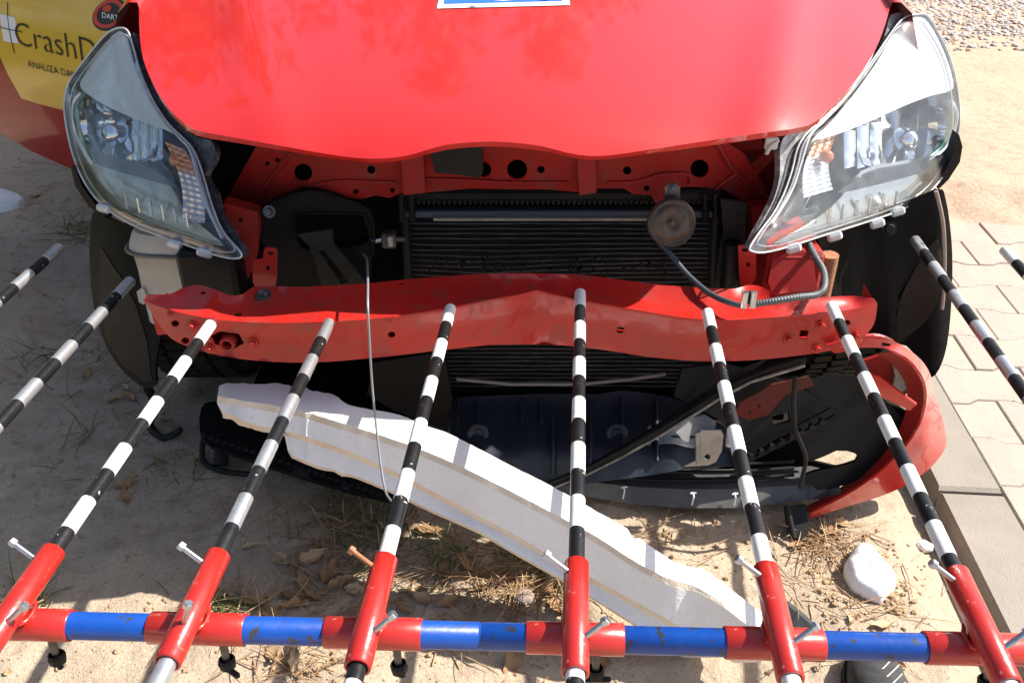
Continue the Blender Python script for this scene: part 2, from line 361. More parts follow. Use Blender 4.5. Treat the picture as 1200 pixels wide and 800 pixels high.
    def build(s, name, mats, parent=None, origin=None, cull=True, **props):
        me = bpy.data.meshes.new(name)
        if origin is None:
            lo = [min(v[i] for v in s.V) for i in range(3)]; hi = [max(v[i] for v in s.V) for i in range(3)]
            origin = Vector(((lo[0] + hi[0]) / 2, (lo[1] + hi[1]) / 2, lo[2]))
        origin = Vector(origin)
        me.from_pydata([v - origin for v in s.V], [], s.F)
        for mm in (mats if isinstance(mats, (list, tuple)) else [mats]): me.materials.append(mm)
        me.polygons.foreach_set('material_index', s.M); me.polygons.foreach_set('use_smooth', s.S); me.update()
        return link(name, me, parent, origin, **props)
def link(name, me, parent, origin, **props):
    o = bpy.data.objects.new(name, me); COL.objects.link(o)
    ORIGIN[o.name] = Vector(origin)
    o.location = Vector(origin) - (ORIGIN[parent.name] if parent else Vector())
    if parent: o.parent = parent
    for k, v in props.items(): o[k] = v
    return o
def thing(name, loc, label, category, group=None):
    o = link(name, None, None, loc, label=label, category=category)
    if group: o['group'] = group
    return o
def ico(sub):
    t = (1 + 5 ** 0.5) / 2
    v = [Vector(p).normalized() for p in ((-1, t, 0), (1, t, 0), (-1, -t, 0), (1, -t, 0), (0, -1, t), (0, 1, t), (0, -1, -t), (0, 1, -t), (t, 0, -1), (t, 0, 1), (-t, 0, -1), (-t, 0, 1))]
    f = [(0, 11, 5), (0, 5, 1), (0, 1, 7), (0, 7, 10), (0, 10, 11), (1, 5, 9), (5, 11, 4), (11, 10, 2), (10, 7, 6), (7, 1, 8), (3, 9, 4), (3, 4, 2), (3, 2, 6), (3, 6, 8), (3, 8, 9), (4, 9, 5), (2, 4, 11), (6, 2, 10), (8, 6, 7), (9, 8, 1)]
    for _ in range(sub):
        c = {}; g = []
        def mid(a, b):
            k = (min(a, b), max(a, b))
            if k not in c: c[k] = len(v); v.append((v[a] + v[b]).normalized())
            return c[k]
        for a, b, d in f:
            x, y, z = mid(a, b), mid(b, d), mid(d, a); g += [(a, x, z), (b, y, x), (d, z, y), (x, y, z)]
        f = g
    return v, f
ICO = [ico(0), ico(1), ico(2), ico(3)]

# ------------------------------------------------------------------ the ground: sand
PAVE_DIR = 0.075                                     # the pavement runs a little off the car's axis
def pave_x(Y): return 0.985 + PAVE_DIR * (Y - 1.4)   # line between kerb and pavers
DENTS = [(random.uniform(-2.2, 0.7), random.uniform(0.6, 3.2), random.uniform(0.05, 0.11), random.uniform(0.08, 0.16), random.uniform(0, 3), random.uniform(0.008, 0.02)) for _ in range(46)]
def ground_z(X, Y):
    v = Vector((X, Y, 0))
    z = 0.016 * noise.noise(v * 2.3) + 0.010 * noise.noise(v * 7 + Vector((3, 1, 0))) + 0.0065 * noise.noise(v * 17) + 0.004 * noise.noise(v * 43)
    if -2.5 < X < 1 and 0.4 < Y < 3.4:
        for dx, dy, a, b, th, dp in DENTS:
            ex, ey = X - dx, Y - dy
            if abs(ex) > 0.3 or abs(ey) > 0.3: continue
            c, sn = math.cos(th), math.sin(th); q = ((ex * c + ey * sn) / a) ** 2 + ((-ex * sn + ey * c) / b) ** 2
            z += -dp * math.exp(-q * 1.6) + dp * 0.55 * math.exp(-((q ** 0.5 - 1.35) ** 2) * 7)
    d = X - (pave_x(Y) - 0.15)
    if d > -0.1:
        k = min(1, max(0, (d + 0.1) / 0.12))
        cover = min(1, max(0, (Y - 2.12 + 0.5 * noise.noise(v * 1.7) + 0.12 * noise.noise(v * 6)) / 0.75))
        low = -0.05 + cover * 0.083 + (1 - cover) * 0.006 * noise.noise(v * 6)
        z = z * (1 - k) + (low + z * 0.35 * cover) * k
    far = max(0, (math.hypot(X, Y - 1.5) - 9) / 20)
    return z * max(0.0, 1 - far)
def axis(lo, hi, st, end, gr=1.22):
    a = []; x = lo
    while x < hi: a.append(x); x += st
    l, s = lo, st
    while l > -end: s *= gr; l -= s; a.insert(0, l)
    h, s = hi, st; a.append(hi)
    while h < end: s *= gr; h += s; a.append(h)
    return a
GX = axis(-2.3, 2.3, 0.0125, 600); GY = axis(0.35, 3.5, 0.0125, 600)
g = MB(); g.grid([[(x, y, ground_z(x, y)) for x in GX] for y in GY], 0, True)
ground = g.build('sandy_ground', SAND, origin=(0, 0, 0), kind='structure')

# ------------------------------------------------------------------ pavement at the right: kerb slabs and interlocking pavers
pave = MB()
pave.box((2.0, 1.6, -0.09), (2.4, 3.0, 0.04), rot=Matrix.Rotation(-math.atan(PAVE_DIR), 3, 'Z'))
pavement = pave.build('pavement', JOINT, origin=(1.0, 1.4, -0.1), kind='structure')
PR = Matrix.Rotation(-math.atan(PAVE_DIR), 2)
def pv(lx, ly):
    q = Matrix(((math.cos(math.atan(PAVE_DIR)), math.sin(math.atan(PAVE_DIR))), (-math.sin(math.atan(PAVE_DIR)), math.cos(math.atan(PAVE_DIR))))) @ Vector((lx, ly))
    return (0.985 + q.x, 1.4 + q.y)
PW, PH, PA, GAP = 0.212, 0.143, 0.0085, 0.0009
def jog(x, sgn):
    p = (x / PW) % 1.0
    knots = [(0, 1), (0.19, 1), (0.31, -1), (0.69, -1), (0.81, 1), (1, 1)]
    return sgn * PA * lerp_table(knots)(p)
cnt = 0
for row in range(-5, 9):
    off = (row % 2) * 0.5 * PW; sg = 1 if row % 2 == 0 else -1
    for c in range(-1, 6):
        a = c * PW + off; b = a + PW
        if b <= 0.004: continue
        a2 = max(a, 0)
        xs = sorted({a2 + GAP, b - GAP} | {x for x in (a + PW * k for k in (0.19, 0.31, 0.69, 0.81)) if a2 + GAP < x < b - GAP})
        yb, yt = row * PH - 0.02, (row + 1) * PH - 0.02
        # in this row the block is wide at its ends
        top = [(x, yt + jog(x - off, 1) - GAP) for x in xs]; bot = [(x, yb - jog(x - off, 1) + GAP) for x in xs]
        z1 = 0.0 + random.uniform(-0.002, 0.0025)
        tilt = random.uniform(-0.006, 0.006)
        mb = MB().poly_prism([pv(*p) for p in bot + top[::-1]], -0.07, z1 + 0.018, 0, 0.0022)
        mb.build('paver', PAVER, pavement); cnt += 1
for k in range(-3, 5):
    y0 = -0.055 + k * 0.5; y1 = y0 + 0.5 - 0.006
    if k < -1 and y1 < -1.2: continue
    mb = MB().poly_prism([pv(-0.128, y0), pv(-0.006, y0), pv(-0.006, y1), pv(-0.128, y1)], -0.12, 0.024 + random.uniform(-0.003, 0.003), 0, 0.006)
    mb.build('kerb_slab', KERB, pavement)

# far right: gravel field and a pale concrete edge beyond it
gm = MB()
for k in range(24000):
    Y = random.uniform(4.75, 8.1); X = random.uniform(1.7, 5.6)
    if Y < 5.0 + 0.25 * noise.noise(Vector((X * 2, 0, 0))) and random.random() < 0.75: continue
    r = random.choice((0.007, 0.009, 0.012, 0.017)) * random.uniform(0.7, 1.4)
    gm.rock((X, Y, ground_z(X, Y) + r * 0.15), r, random.choice((0, 0, 0, 1, 1, 2)), (1, 1, 0.5), k, 0)
gm.build('gravel', [GRAVEL, mat('grey_gravel', (0.36, 0.33, 0.31), 0.85), mat('brick_bits', (0.52, 0.34, 0.24), 0.85)], origin=(4, 6.5, 0), kind='stuff')
ck = MB(); ck.box((5.2, 8.25, 0.05), (4.2, 0.3, 0.2), bev=0.02)
ck.build('concrete_edging', mat('pale_concrete', (0.55, 0.54, 0.48), 0.8, 0, (0.45, 0.44, 0.4), 5, bump=0.2), origin=(5.2, 8.25, -0.05), label='pale concrete edging beyond the gravel at the top right', category='kerb')

# ------------------------------------------------------------------ THE CAR
car = thing('red_car', (0, 2.4, 0), 'red crashed hatchback with front bumper torn off, headlights and crash beam exposed', 'car')

def hood_s(X, Y):
    d = Y - 1.265; x = X - 0.01
    z = 0.782 + 0.27 * d - 0.06 * d * d - 0.075 * x * x
    z -= 0.024 * math.exp(-max(d, -0.004) / 0.03)                            # the lip rolls down
    z += 0.010 * (math.exp(-((abs(x) - 0.36 - 0.30 * d) / 0.05) ** 2))       # two long creases
    return z
hood_out = [(163, 22), (164, 45), (168, 70), (178, 96), (192, 120), (208, 138), (228, 152), (262, 159), (300, 166), (340, 173), (380, 180), (415, 185), (445, 186), (475, 183), (500, 176), (522, 170), (550, 167), (580, 166), (610, 168), (638, 172), (664, 179), (690, 183), (715, 182), (745, 178), (790, 171), (850, 162), (900, 155), (948, 147), (972, 127), (1000, 98), (1024, 62), (1037, 30), (1043, 8), (1046, -60), (1046, -170), (900, -185), (600, -190), (300, -185), (165, -170), (161, -60)]
hood_out = smooth2(hood_out[:-7], 2) + hood_out[-7:]
h = MB(); h.sheet(hood_out, lambda x, y: at_surf(x, y, hood_s), step=17, thick=0.012, mback=1)
hood = h.build('hood', [RED, RED_DUSTY], car)
def decal(outline, m, name, lift, parent, holes=()):
    d = MB(); d.sheet(outline, lambda x, y: at_surf(x, y, lambda X, Y: hood_s(X, Y) + lift), step=10, thick=0.0006, holes=holes)
    return d.build(name, m, parent)
decal([(512, 10), (668, 6), (650, -110), (531, -108)], WHITE_INK, 'sticker', 0.0018, hood)
decal([(520, 4.5), (659, 1), (644, -102), (537, -100)], BLUE_INK, 'sticker_print', 0.0028, hood)
decal(circle2(589, -45, 58, 36, 46), WHITE_INK, 'sticker_disc', 0.0038, hood)
# fenders, cabin and doors (mostly outside the photograph, they cast the shade on the left)
WH_Y, WH_R = 1.88, 0.29
for sgn in (-1, 1):
    rows = []
    for i in range(26):
        Y = 1.745 + i * (2.22 - 1.745) / 25
        top = hood_s(0.66, Y) + 0.006
        dz = 0.355 ** 2 - (Y - WH_Y) ** 2
        zb = 0.29 + math.sqrt(dz) if dz > 0 else 0.26
        xi = 0.70 + 0.03 * (Y - 1.74) / 0.5
        prof = [(xi, top - 0.03), (xi + 0.003, top), (xi + 0.02, top), (xi + 0.045, top - 0.02), (xi + 0.062, top - 0.06), (0.80, min(top - 0.13, 0.72)), (0.845, max(zb, min(0.60, zb + 0.1))), (0.85, zb), (0.82, zb + 0.004)]
        rows.append([(sgn * x + 0.005, Y, z) for x, z in prof])
    f = MB(); f.grid(rows, 0, True); f.build('fender', RED, car)
def arc_path(y0, z0, y1, z1, n, bulge):
    return [(y0 + (y1 - y0) * k / n, z0 + (z1 - z0) * k / n + bulge * math.sin(math.pi * k / n)) for k in range(n + 1)]
ws = MB(); ws.grid([[(x * (0.66 - 0.06 * k / 8), 2.32 + 0.75 * k / 8, 0.94 + 0.47 * k / 8 + 0.03 * math.sin(math.pi * k / 8) - 0.05 * (x * x)) for x in [i / 6 - 1 for i in range(13)]] for k in range(9)])
ws.build('windshield', GLASS_DARK, car)
cw = MB(); cw.grid([[(x * 0.70, Y, z) for x in [i / 6 - 1 for i in range(13)]] for Y, z in ((2.16, 0.90), (2.24, 0.91), (2.32, 0.935))]); cw.build('cowl', BLACK_PL, car)
rf = MB(); rf.grid([[(x * (0.62 - 0.02 * k / 8), 3.06 + 1.75 * k / 8, 1.435 + 0.06 * math.sin(math.pi * (k + 1) / 10) - 0.05 * x * x) for x in [i / 6 - 1 for i in range(13)]] for k in range(9)]); rf.build('roof', RED, car)
tl = MB(); tl.grid([[(x * w, Y, z) for x in [i / 6 - 1 for i in range(13)]] for Y, z, w in ((4.81, 1.43, 0.6), (5.05, 1.0, 0.72), (5.12, 0.6, 0.8), (5.08, 0.28, 0.8))]); tl.build('tailgate', RED, car)
for sgn in (-1, 1):
    bs = MB()
    bs.grid([[(sgn * 0.845, Y, 0.25), (sgn * 0.86, Y, 0.6), (sgn * 0.845, Y, 0.93)] for Y in ([3.3, 4.2, 5.1] if sgn < 0 else [2.24, 3.0, 3.9, 5.1])])
    bs.build('body_side', RED, car)
    gw = MB(); gw.grid([[(sgn * 0.845, 2.4, 0.93), (sgn * 0.845, 3.2, 0.935), (sgn * 0.84, 4.2, 0.945), (sgn * 0.82, 5.0, 0.97)], [(sgn * 0.66, 3.02, 1.40), (sgn * 0.64, 3.5, 1.44), (sgn * 0.63, 4.1, 1.44), (sgn * 0.62, 4.78, 1.42)]])
    gw.build('side_window', GLASS_DARK, car)
sl = MB(); sl.box((0, 3.5, 0.24), (1.62, 2.9, 0.06)); sl.box((0, 2.3, 0.55), (1.3, 0.05, 0.62)); sl.box((0, 3.4, 0.5), (1.5, 0.6, 0.4)); sl.build('floor_pan', BLACK_DUST, car)

# open door on the left with the yellow advert
AL = R(33); DE = Vector((-math.cos(AL), math.sin(AL), 0)); DN = Vector((-math.sin(AL), -math.cos(AL), 0)); HINGE = Vector((-0.86, 2.20, 0))
def door_pt(sx, z, lift=0.0):
    return HINGE + DE * sx + Vector((0, 0, z)) + DN * (lift + 0.085 * math.sin(max(0, min(1, (z - 0.24) / 0.75)) * math.pi) - 0.012 * max(0, (z - 0.70) / 0.1))
def door_st(px, py):
    r = ray(px, py); c = DN.dot(HINGE) + 0.062
    t = (c - DN.dot(Vector((0, 0, CAM_H)))) / DN.dot(r); p = Vector((0, 0, CAM_H)) + r * t
    return ((p - HINGE).dot(DE), p.z)
dn = door_st(80, 187); 
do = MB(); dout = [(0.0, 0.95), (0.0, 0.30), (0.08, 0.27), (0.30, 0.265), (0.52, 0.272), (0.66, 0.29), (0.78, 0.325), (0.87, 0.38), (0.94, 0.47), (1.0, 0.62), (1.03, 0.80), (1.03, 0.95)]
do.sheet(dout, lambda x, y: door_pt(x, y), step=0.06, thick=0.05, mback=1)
door = do.build('door', [RED_SHADED, BLACK_PL], car, label='open red front door with a yellow advert')
dg = MB(); dg.sheet([(0.02, 0.955), (1.03, 0.955), (0.95, 1.36), (0.62, 1.40)], lambda x, y: door_pt(x, min(y, 0.95)) + Vector((0, 0, max(0, y - 0.95))), step=0.1, thick=0.005); dg.build('door_window', GLASS_DARK, door)
ys = [door_st(*p) for p in ((-6, 26), (30, 114), (52, 121), (76, 127), (120, 138), (175, 150), (175, -60), (-40, -60))]
dd = MB(); dd.sheet(ys, lambda x, y: door_pt(x, y, 0.002), step=0.05, thick=0.0008); adv = dd.build('advert', YELLOW, door)
dd = MB(); dd.sheet([door_st(*p) for p in ((7, 15), (25, 19), (32, 49), (15, 46))], lambda x, y: door_pt(x, y, 0.0035), step=0.05, thick=0.0006)
dd.build('white_square', WHITE_INK, door)
ln = MB()
for a, b in (((13, 2), (28, 60)), ((4, 29), (36, 36))):
    (x0, z0), (x1, z1) = door_st(*a), door_st(*b)
    ln.tube([door_pt(x0 + (x1 - x0) * k / 4, z0 + (z1 - z0) * k / 4, 0.004) for k in range(5)], 0.0011, 0, 5)
ln.build('cross_lines', INK, door)
def door_text(body, p0, p1, hpx, name, m, offset=0.0, lift=0.004):
    cu = bpy.data.curves.new(name, 'FONT'); cu.body = body; cu.size = 1.0; cu.offset = offset; cu.resolution_u = 3
    tmp = bpy.data.objects.new(name, cu); me = bpy.data.meshes.new_from_object(tmp)
    xs = [v.co.x for v in me.vertices]; w = max(xs) - min(xs); x0 = min(xs)
    a = Vector(door_st(*p0)); b = Vector(door_st(*p1)); up = Vector(door_st(p0[0] - 2, p0[1] - hpx)); e = (b - a); uv = (up - a)
    uv = Vector((uv.x * 0.25, uv.y))
    mb = MB(); mb.add([door_pt(*(a + e * ((v.co.x - x0) / w) + uv * (v.co.y / 0.7)), lift) for v in me.vertices], [tuple(p.vertices) for p in me.polygons])
    bpy.data.objects.remove(tmp); bpy.data.curves.remove(cu); bpy.data.meshes.remove(me)
    return mb.build(name, m, door)
door_text('CrashData', (31, 50), (168, 84), 27, 'advert_lettering', INK, -0.012)
door_text('ANALIZA DANYCH', (44, 76), (121, 94.5), 8, 'advert_small_lettering', INK)
def door_disc(c, r0, name, m, lift, ry=None, inner=None):
    pts = [door_st(*p) for p in circle2(c[0], c[1], r0, 28, ry)]
    hs = [[door_st(*p) for p in circle2(c[0], c[1], inner, 24, inner * (ry or r0) / r0)]] if inner else []
    d = MB(); d.sheet(pts, lambda x, y: door_pt(x, y, lift), hs, step=0.02, thick=0.0005, dens=False); d.build(name, m, door)
door_disc((130, 17), 18.5, 'logo_disc', INK, 0.0035, 18)
door_disc((129, 16), 16.5, 'logo_ring', RED_INK, 0.0045, 16, 12.5)
door_disc((126, 10), 5, 'logo_dot', RED_INK, 0.005, 4)
door_text('DARTS', (123.5, 20), (146, 24.5), 6, 'logo_lettering', WHITE_INK, 0.004, 0.0055)

# radiator support panel (upper cross member), with real holes
def ysup(x, y): return 1.455 + 0.0006 * max(0, abs(x - 590) - 190) + 0.0006 * (y - 200)
sup = MB()
def tri_curve(pts): return smooth2(pts, 3)
upper = [(300, 172), (345, 166), (420, 172), (530, 165), (600, 164), (680, 172), (760, 172), (842, 162), (872, 180), (905, 232), (905, 246), (888, 245), (866, 233), (846, 221), (838, 225), (830, 220), (808, 219), (797, 220), (793, 228), (783, 240), (768, 238), (763, 229), (741, 227), (731, 221), (700, 221), (676, 225), (640, 222), (600, 222), (550, 221), (510, 225), (497, 226), (470, 226), (457, 232), (440, 229), (425, 233), (408, 232), (398, 228), (388, 224), (366, 223), (350, 225), (336, 232), (318, 238), (301, 251), (266, 250), (262, 240), (276, 214)]
holes = [circle2(355, 203, 11), circle2(435, 199, 5, 12), circle2(417, 225, 3.5, 10), circle2(460, 223.5, 3, 10), circle2(606, 199, 12), circle2(634, 199, 4.5, 12), circle2(567, 199, 9), circle2(735, 200, 5, 12), circle2(758, 221, 3.6, 10), circle2(820, 198, 11), circle2(313, 192, 3, 8), circle2(325, 188, 3, 8)]
sup.sheet(upper, lambda x, y: at_y(x, y, ysup(x, y) - 0.010 * math.exp(-((y - 214) / 4) ** 2) * (0.3 + 0.7 * (300 < x < 840))), holes, step=11, thick=0.004)
# top shelf running back under the hood
sup.grid([[(at_y(x, 176, ysup(x, 176)) + Vector((0, d, 0.01 * (d > 0.05)))) for x in range(300, 901, 20)] for d in (0.002, 0.05, 0.16)])
support = sup.build('radiator_support', RED_DUSTY, car)
for x0, x1 in ((470, 496), (676, 697)):                                   # latch gussets, proud of the panel
    b = MB(); b.sheet([(x0, 178), (x1, 178), (x1 + 1, 200), (x1 + 2, 226), (x0 + 3, 229), (x0 + 1, 200)], lambda x, y: at_y(x, y, 1.437), step=9, thick=0.02); b.build('gusset', RED_DUSTY, support)
lp = MB(); lp.sheet([(499, 166), (564, 166), (566, 203), (560, 209), (540, 205), (510, 203)], lambda x, y: at_y(x, y, 1.415), step=11, thick=0.035)
lp.build('hood_latch', BLACK_DUST, support)
def rivet(mb, p, r, n=(0, -1, 0.35), m=0, hgt=0.006):
    mb.lathe(p, n, [(r * 1.6, -0.001), (r * 1.6, hgt * 0.35), (r, hgt * 0.36), (r, hgt), (r * 0.85, hgt * 1.15), (0, hgt * 1.15)], m, 6 if r < 0.004 else 10, False)
for pts in ([(838, 166), (846, 178), (862, 203), (880, 216), (906, 237)], [(862, 204), (850, 212), (839, 222)], [(348, 172), (332, 190), (312, 216), (300, 236), (266, 242)], [(372, 216), (398, 212), (440, 213), (462, 214)], [(712, 214), (745, 213), (774, 205), (806, 205), (808, 216)], [(500, 210), (545, 211), (600, 214), (665, 214)]):
    b = MB(); b.tube([at_y(x, y, ysup(x, y) - 0.006) for x, y in smooth2(pts, 4)], 0.0032, 0, 8); b.build('pressed_rib', RED_DUSTY, support)
# diagonal and vertical members at both ends
for pts, yy in (([(262, 238), (302, 249), (303, 275), (300, 305), (292, 325), (280, 330), (270, 300), (268, 270)], 1.43),
                ([(905, 240), (880, 243), (882, 262), (879, 292), (884, 330), (905, 330), (918, 300), (918, 262)], 1.43)):
    v = MB(); v.sheet(pts, lambda x, y: at_y(x, y, yy + 0.0001 * (x - 280)), [circle2(sum(p[0] for p in pts) / len(pts) - 3, 258, 3, 8)], step=10, thick=0.03); v.build('side_member', RED_DUSTY, car)
for pts, hl, yy in (([(296, 312), (298, 304), (308, 303), (309, 294), (312, 290), (323, 291), (325, 295), (325, 324), (322, 338), (300, 338), (296, 330)], [circle2(317, 297, 4, 8, 2.2), circle2(314, 314, 2.7, 8)], 1.36),
                    ([(865, 288), (868, 287), (880, 288), (886, 296), (886, 325), (880, 335), (868, 335), (866, 322)], [circle2(873, 293, 4, 8, 2.2), circle2(877, 310, 2.7, 8)], 1.36)):
    v = MB(); v.sheet(pts, lambda x, y: at_y(x, y, yy), hl, step=8, thick=0.003); v.build('bracket', RED_BEAM, car)
# inner wing panels behind the lamps, dark engine bay and frame rails
for sgn, pts in ((-1, [(238, 160), (350, 172), (330, 178), (296, 205), (268, 240), (240, 250), (230, 210)]), (1, [(838, 163), (955, 150), (960, 215), (930, 240), (905, 236), (880, 205), (845, 178)])):
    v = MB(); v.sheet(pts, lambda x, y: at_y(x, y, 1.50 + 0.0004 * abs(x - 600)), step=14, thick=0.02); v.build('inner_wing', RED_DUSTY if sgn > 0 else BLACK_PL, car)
bay = MB(); bay.box((0.0, 1.72, 0.42), (1.2, 0.02, 0.62)); bay.box((-0.56, 1.66, 0.36), (0.02, 0.2, 0.36)); bay.box((0.58, 1.66, 0.36), (0.02, 0.2, 0.36)); bay.box((0, 1.6, 0.13), (1.1, 0.3, 0.012))
bay.build('engine_bay', VOID, car)  # plain boxes, the bay's darkness painted in
tag_m = MB(); tag_m.box(at_y(904, 168, 1.46), (0.022, 0.006, 0.022), bev=0.002); tag_m.tube([at_y(898, 180, 1.46), at_y(902, 172, 1.455), at_y(912, 164, 1.46)], 0.004, 0, 6); tag_m.build('clip', LIGHT_PL, car)
for s_, xx in ((-1, (180, 300)), (1, (880, 985))):
    rl = MB(); a = at_y(sum(xx) / 2, 352, 1.34)
    rl.box(a + Vector((0, 0.16, 0.02)), (0.10, 0.26, 0.11), bev=0.008); rl.build('frame_rail', RED_DUSTY if s_ > 0 else BLACK_PL, car)  # left rail coloured black to stand in for the dark gap there
rb = MB(); rb.sheet([(905, 306), (928, 292), (952, 296), (958, 340), (905, 345), (900, 330)], lambda x, y: at_y(x, y, 1.345 + 0.0006 * (345 - y)), step=10, thick=0.01); rb.build('crush_box', RED_DUSTY, car)
ru = MB(); c0 = at_y(968, 316, 1.40); ru.tube([c0 + Vector((0, 0, 0.03)), c0 + Vector((0, 0.0, 0.025)), c0 + Vector((0, 0, -0.05))], 0.017, 0, 14); ru.build('rusty_bush', RUST, car)

# radiator and condenser
YR = 1.505
rad = MB(); p0, p1 = at_y(474, 243, YR + 0.012), at_y(845, 462, YR + 0.012)
rad.box(((p0.x + p1.x) / 2, YR + 0.03, (p0.z + p1.z) / 2), (abs(p1.x - p0.x) * 1.02, 0.03, abs(p0.z - p1.z)))
radiator = rad.build('radiator', CORE, car)
tb = MB(); z0, z1 = at_y(600, 262, YR).z, at_y(600, 452, YR).z; nt_ = 37
xl, xr = at_y(482, 300, YR).x, at_y(836, 300, YR).x
for k in range(nt_):
    z = z0 + (z1 - z0) * k / (nt_ - 1)
    wob = lambda x: -0.010 * math.exp(-((x + 0.05) / 0.16) ** 2) * (z < 0.50) * math.exp(-((z - 0.44) / 0.05) ** 2)
    tb.tube([(xl + (xr - xl) * i / 16, YR + 0.004 * math.sin(i * 1.3 + k * 2.1) * 0.3, z + wob(xl + (xr - xl) * i / 16) + 0.0009 * noise.noise(Vector((i * 0.9, k * 1.7, 0)))) for i in range(17)], 0.0012, 0, 5)
tb.build('condenser_tubes', FIN, radiator, kind='stuff')
ff = MB()
for k in range(70):                                                       # crushed fins along the top of the beam
    x = random.uniform(500, 790); y = random.uniform(306, 324) - 6 * math.exp(-((x - 610) / 90) ** 2)
    p = at_y(x, y, YR - 0.02 - random.random() * 0.02); ff.box(p, (0.0012, 0.012, random.uniform(0.004, 0.012)), rot=Matrix.Rotation(random.uniform(-0.6, 0.6), 3, 'Y'))
ff.build('crushed_fins', BLACK_DUST, radiator, kind='stuff')
ut = MB()
a, b = at_y(468, 224, YR - 0.01), at_y(845, 236, YR - 0.01)
ut.box(((a.x + b.x) / 2, YR + 0.01, (a.z + b.z) / 2), (b.x - a.x, 0.05, abs(a.z - b.z) * 1.3), bev=0.006)
a, b = at_y(490, 239, YR - 0.025), at_y(825, 243, YR - 0.025)
for k in range(56):
    t = k / 55; ut.box((a.x + (b.x - a.x) * t, YR - 0.012, a.z), (0.005, 0.014, 0.008))
ut.build('radiator_tank', BLACK_DUST, radiator)
ss = MB(); a, b = at_y(508, 257.5, YR - 0.02), at_y(764, 255, YR - 0.02); ss.box((a + b) / 2, (b.x - a.x, 0.01, 0.006), bev=0.001); ss.build('trim_strip', SILVER_STRIP, radiator)
ss = MB(); a, b = at_y(474, 250, YR - 0.012), at_y(842, 250, YR - 0.012); ss.box((a + b) / 2, (b.x - a.x, 0.012, 0.014), bev=0.002); ss.build('upper_rail', mat('blue_grey_plastic', (0.05, 0.06, 0.085), 0.4), radiator)
for xa, xb, w in ((472, 479, 0.012), (840, 836, 0.014)):
    e = MB(); e.tube([at_y(xa, 236, YR - 0.01), at_y((xa + xb) / 2, 280, YR - 0.01), at_y(xb, 330, YR - 0.01), at_y(xb, 455, YR - 0.01)], w * 0.75, 0, 10); e.build('end_tank', BLACK_DUST, radiator)
for xa in (470, 482, 826, 838):
    e = MB(); e.tube([at_y(xa, 226, YR - 0.03), at_y(xa + 1, 258, YR - 0.03)], 0.006, 0, 8); e.build('tank_clip', BLACK_PL, radiator)
ls = MB(); ls.tube([at_y(x, y, YR - 0.03) for x, y in ((535, 444), (600, 450), (680, 450), (740, 444), (780, 438))], 0.0042, 0, 8); ls.build('lower_rail', mat('dull_grey_trim', (0.22, 0.20, 0.18), 0.5, 0.3), radiator)
cn = MB(); a = at_y(456, 280, YR - 0.04); cn.tube([a + Vector((-0.03, 0, -0.004)), a + Vector((-0.01, 0, 0))], 0.006, 1, 10); cn.box(a, (0.026, 0.028, 0.03), 0, bev=0.004); cn.box(a + Vector((0.004, -0.016, 0.003)), (0.010, 0.006, 0.022), 1, bev=0.002)
cn.tube([a + Vector((0.012, 0, 0)), a + Vector((0.03, 0, 0))], 0.006, 0, 8); cn.build('pipe_fitting', [DARK_STEEL, STEEL], radiator)
# black air duct and bracket, left of the radiator
du = MB(); du.sheet([(306, 246), (318, 238), (336, 232), (350, 226), (372, 225), (400, 232), (424, 241), (434, 252), (438, 270), (436, 300), (432, 338), (320, 338), (312, 300), (302, 268)], lambda x, y: at_y(x, y, 1.462), [[(346, 252), (425, 252), (430, 262), (433, 284), (405, 290), (362, 291), (352, 288), (347, 276)]], step=11, thick=0.03)
du.tube([at_y(x, y, 1.459) for x, y in smooth2([(346, 270), (346, 252), (420, 251), (428, 258), (433, 284), (405, 291), (362, 292), (351, 288), (346, 270)], 3)], 0.0022, 0, 6)
du.tube([at_y(x, y, 1.458) for x, y in smooth2([(318, 239), (336, 232), (352, 226), (374, 225), (402, 233), (424, 241), (434, 252), (438, 270), (437, 300)], 3)], 0.0026, 0, 6)
du.build('air_duct', mat('duct_plastic', (0.009, 0.0088, 0.0085), 0.5, 0, (0.016, 0.015, 0.0135), 9, spec=0.12), car)
du = MB(); du.sheet([(348, 275), (389, 269), (391, 287), (425, 326), (435, 338), (378, 338), (372, 318), (362, 288)], lambda x, y: at_y(x, y, 1.425), [[(373, 294), (380, 293), (408, 330), (400, 333)]], step=9, thick=0.008); du.build('stay_plate', mat('khaki_grey_metal', (0.036, 0.033, 0.026), 0.55, 0.1, (0.022, 0.020, 0.017), 25, spec=0.15), car)
bt = MB(); rivet(bt, at_y(316, 248, 1.44), 0.007, hgt=0.012); bt.build('duct_bolt', DARK_STEEL, car)
gp = MB(); gp.sheet([(845, 234), (875, 238), (872, 340), (838, 340), (842, 300), (848, 272)], lambda x, y: at_y(x, y, 1.455), step=14, thick=0.01); gp.build('side_baffle', mat('charcoal_baffle', (0.03, 0.029, 0.026), 0.5, 0, (0.02, 0.02, 0.02), 10, spec=0.15), car)
gp = MB(); gp.tube([at_y(858, 284, 1.44), at_y(857, 310, 1.44), at_y(854, 340, 1.44)], 0.016, 0, 14); gp.build('hose', BLACK_PL, car)

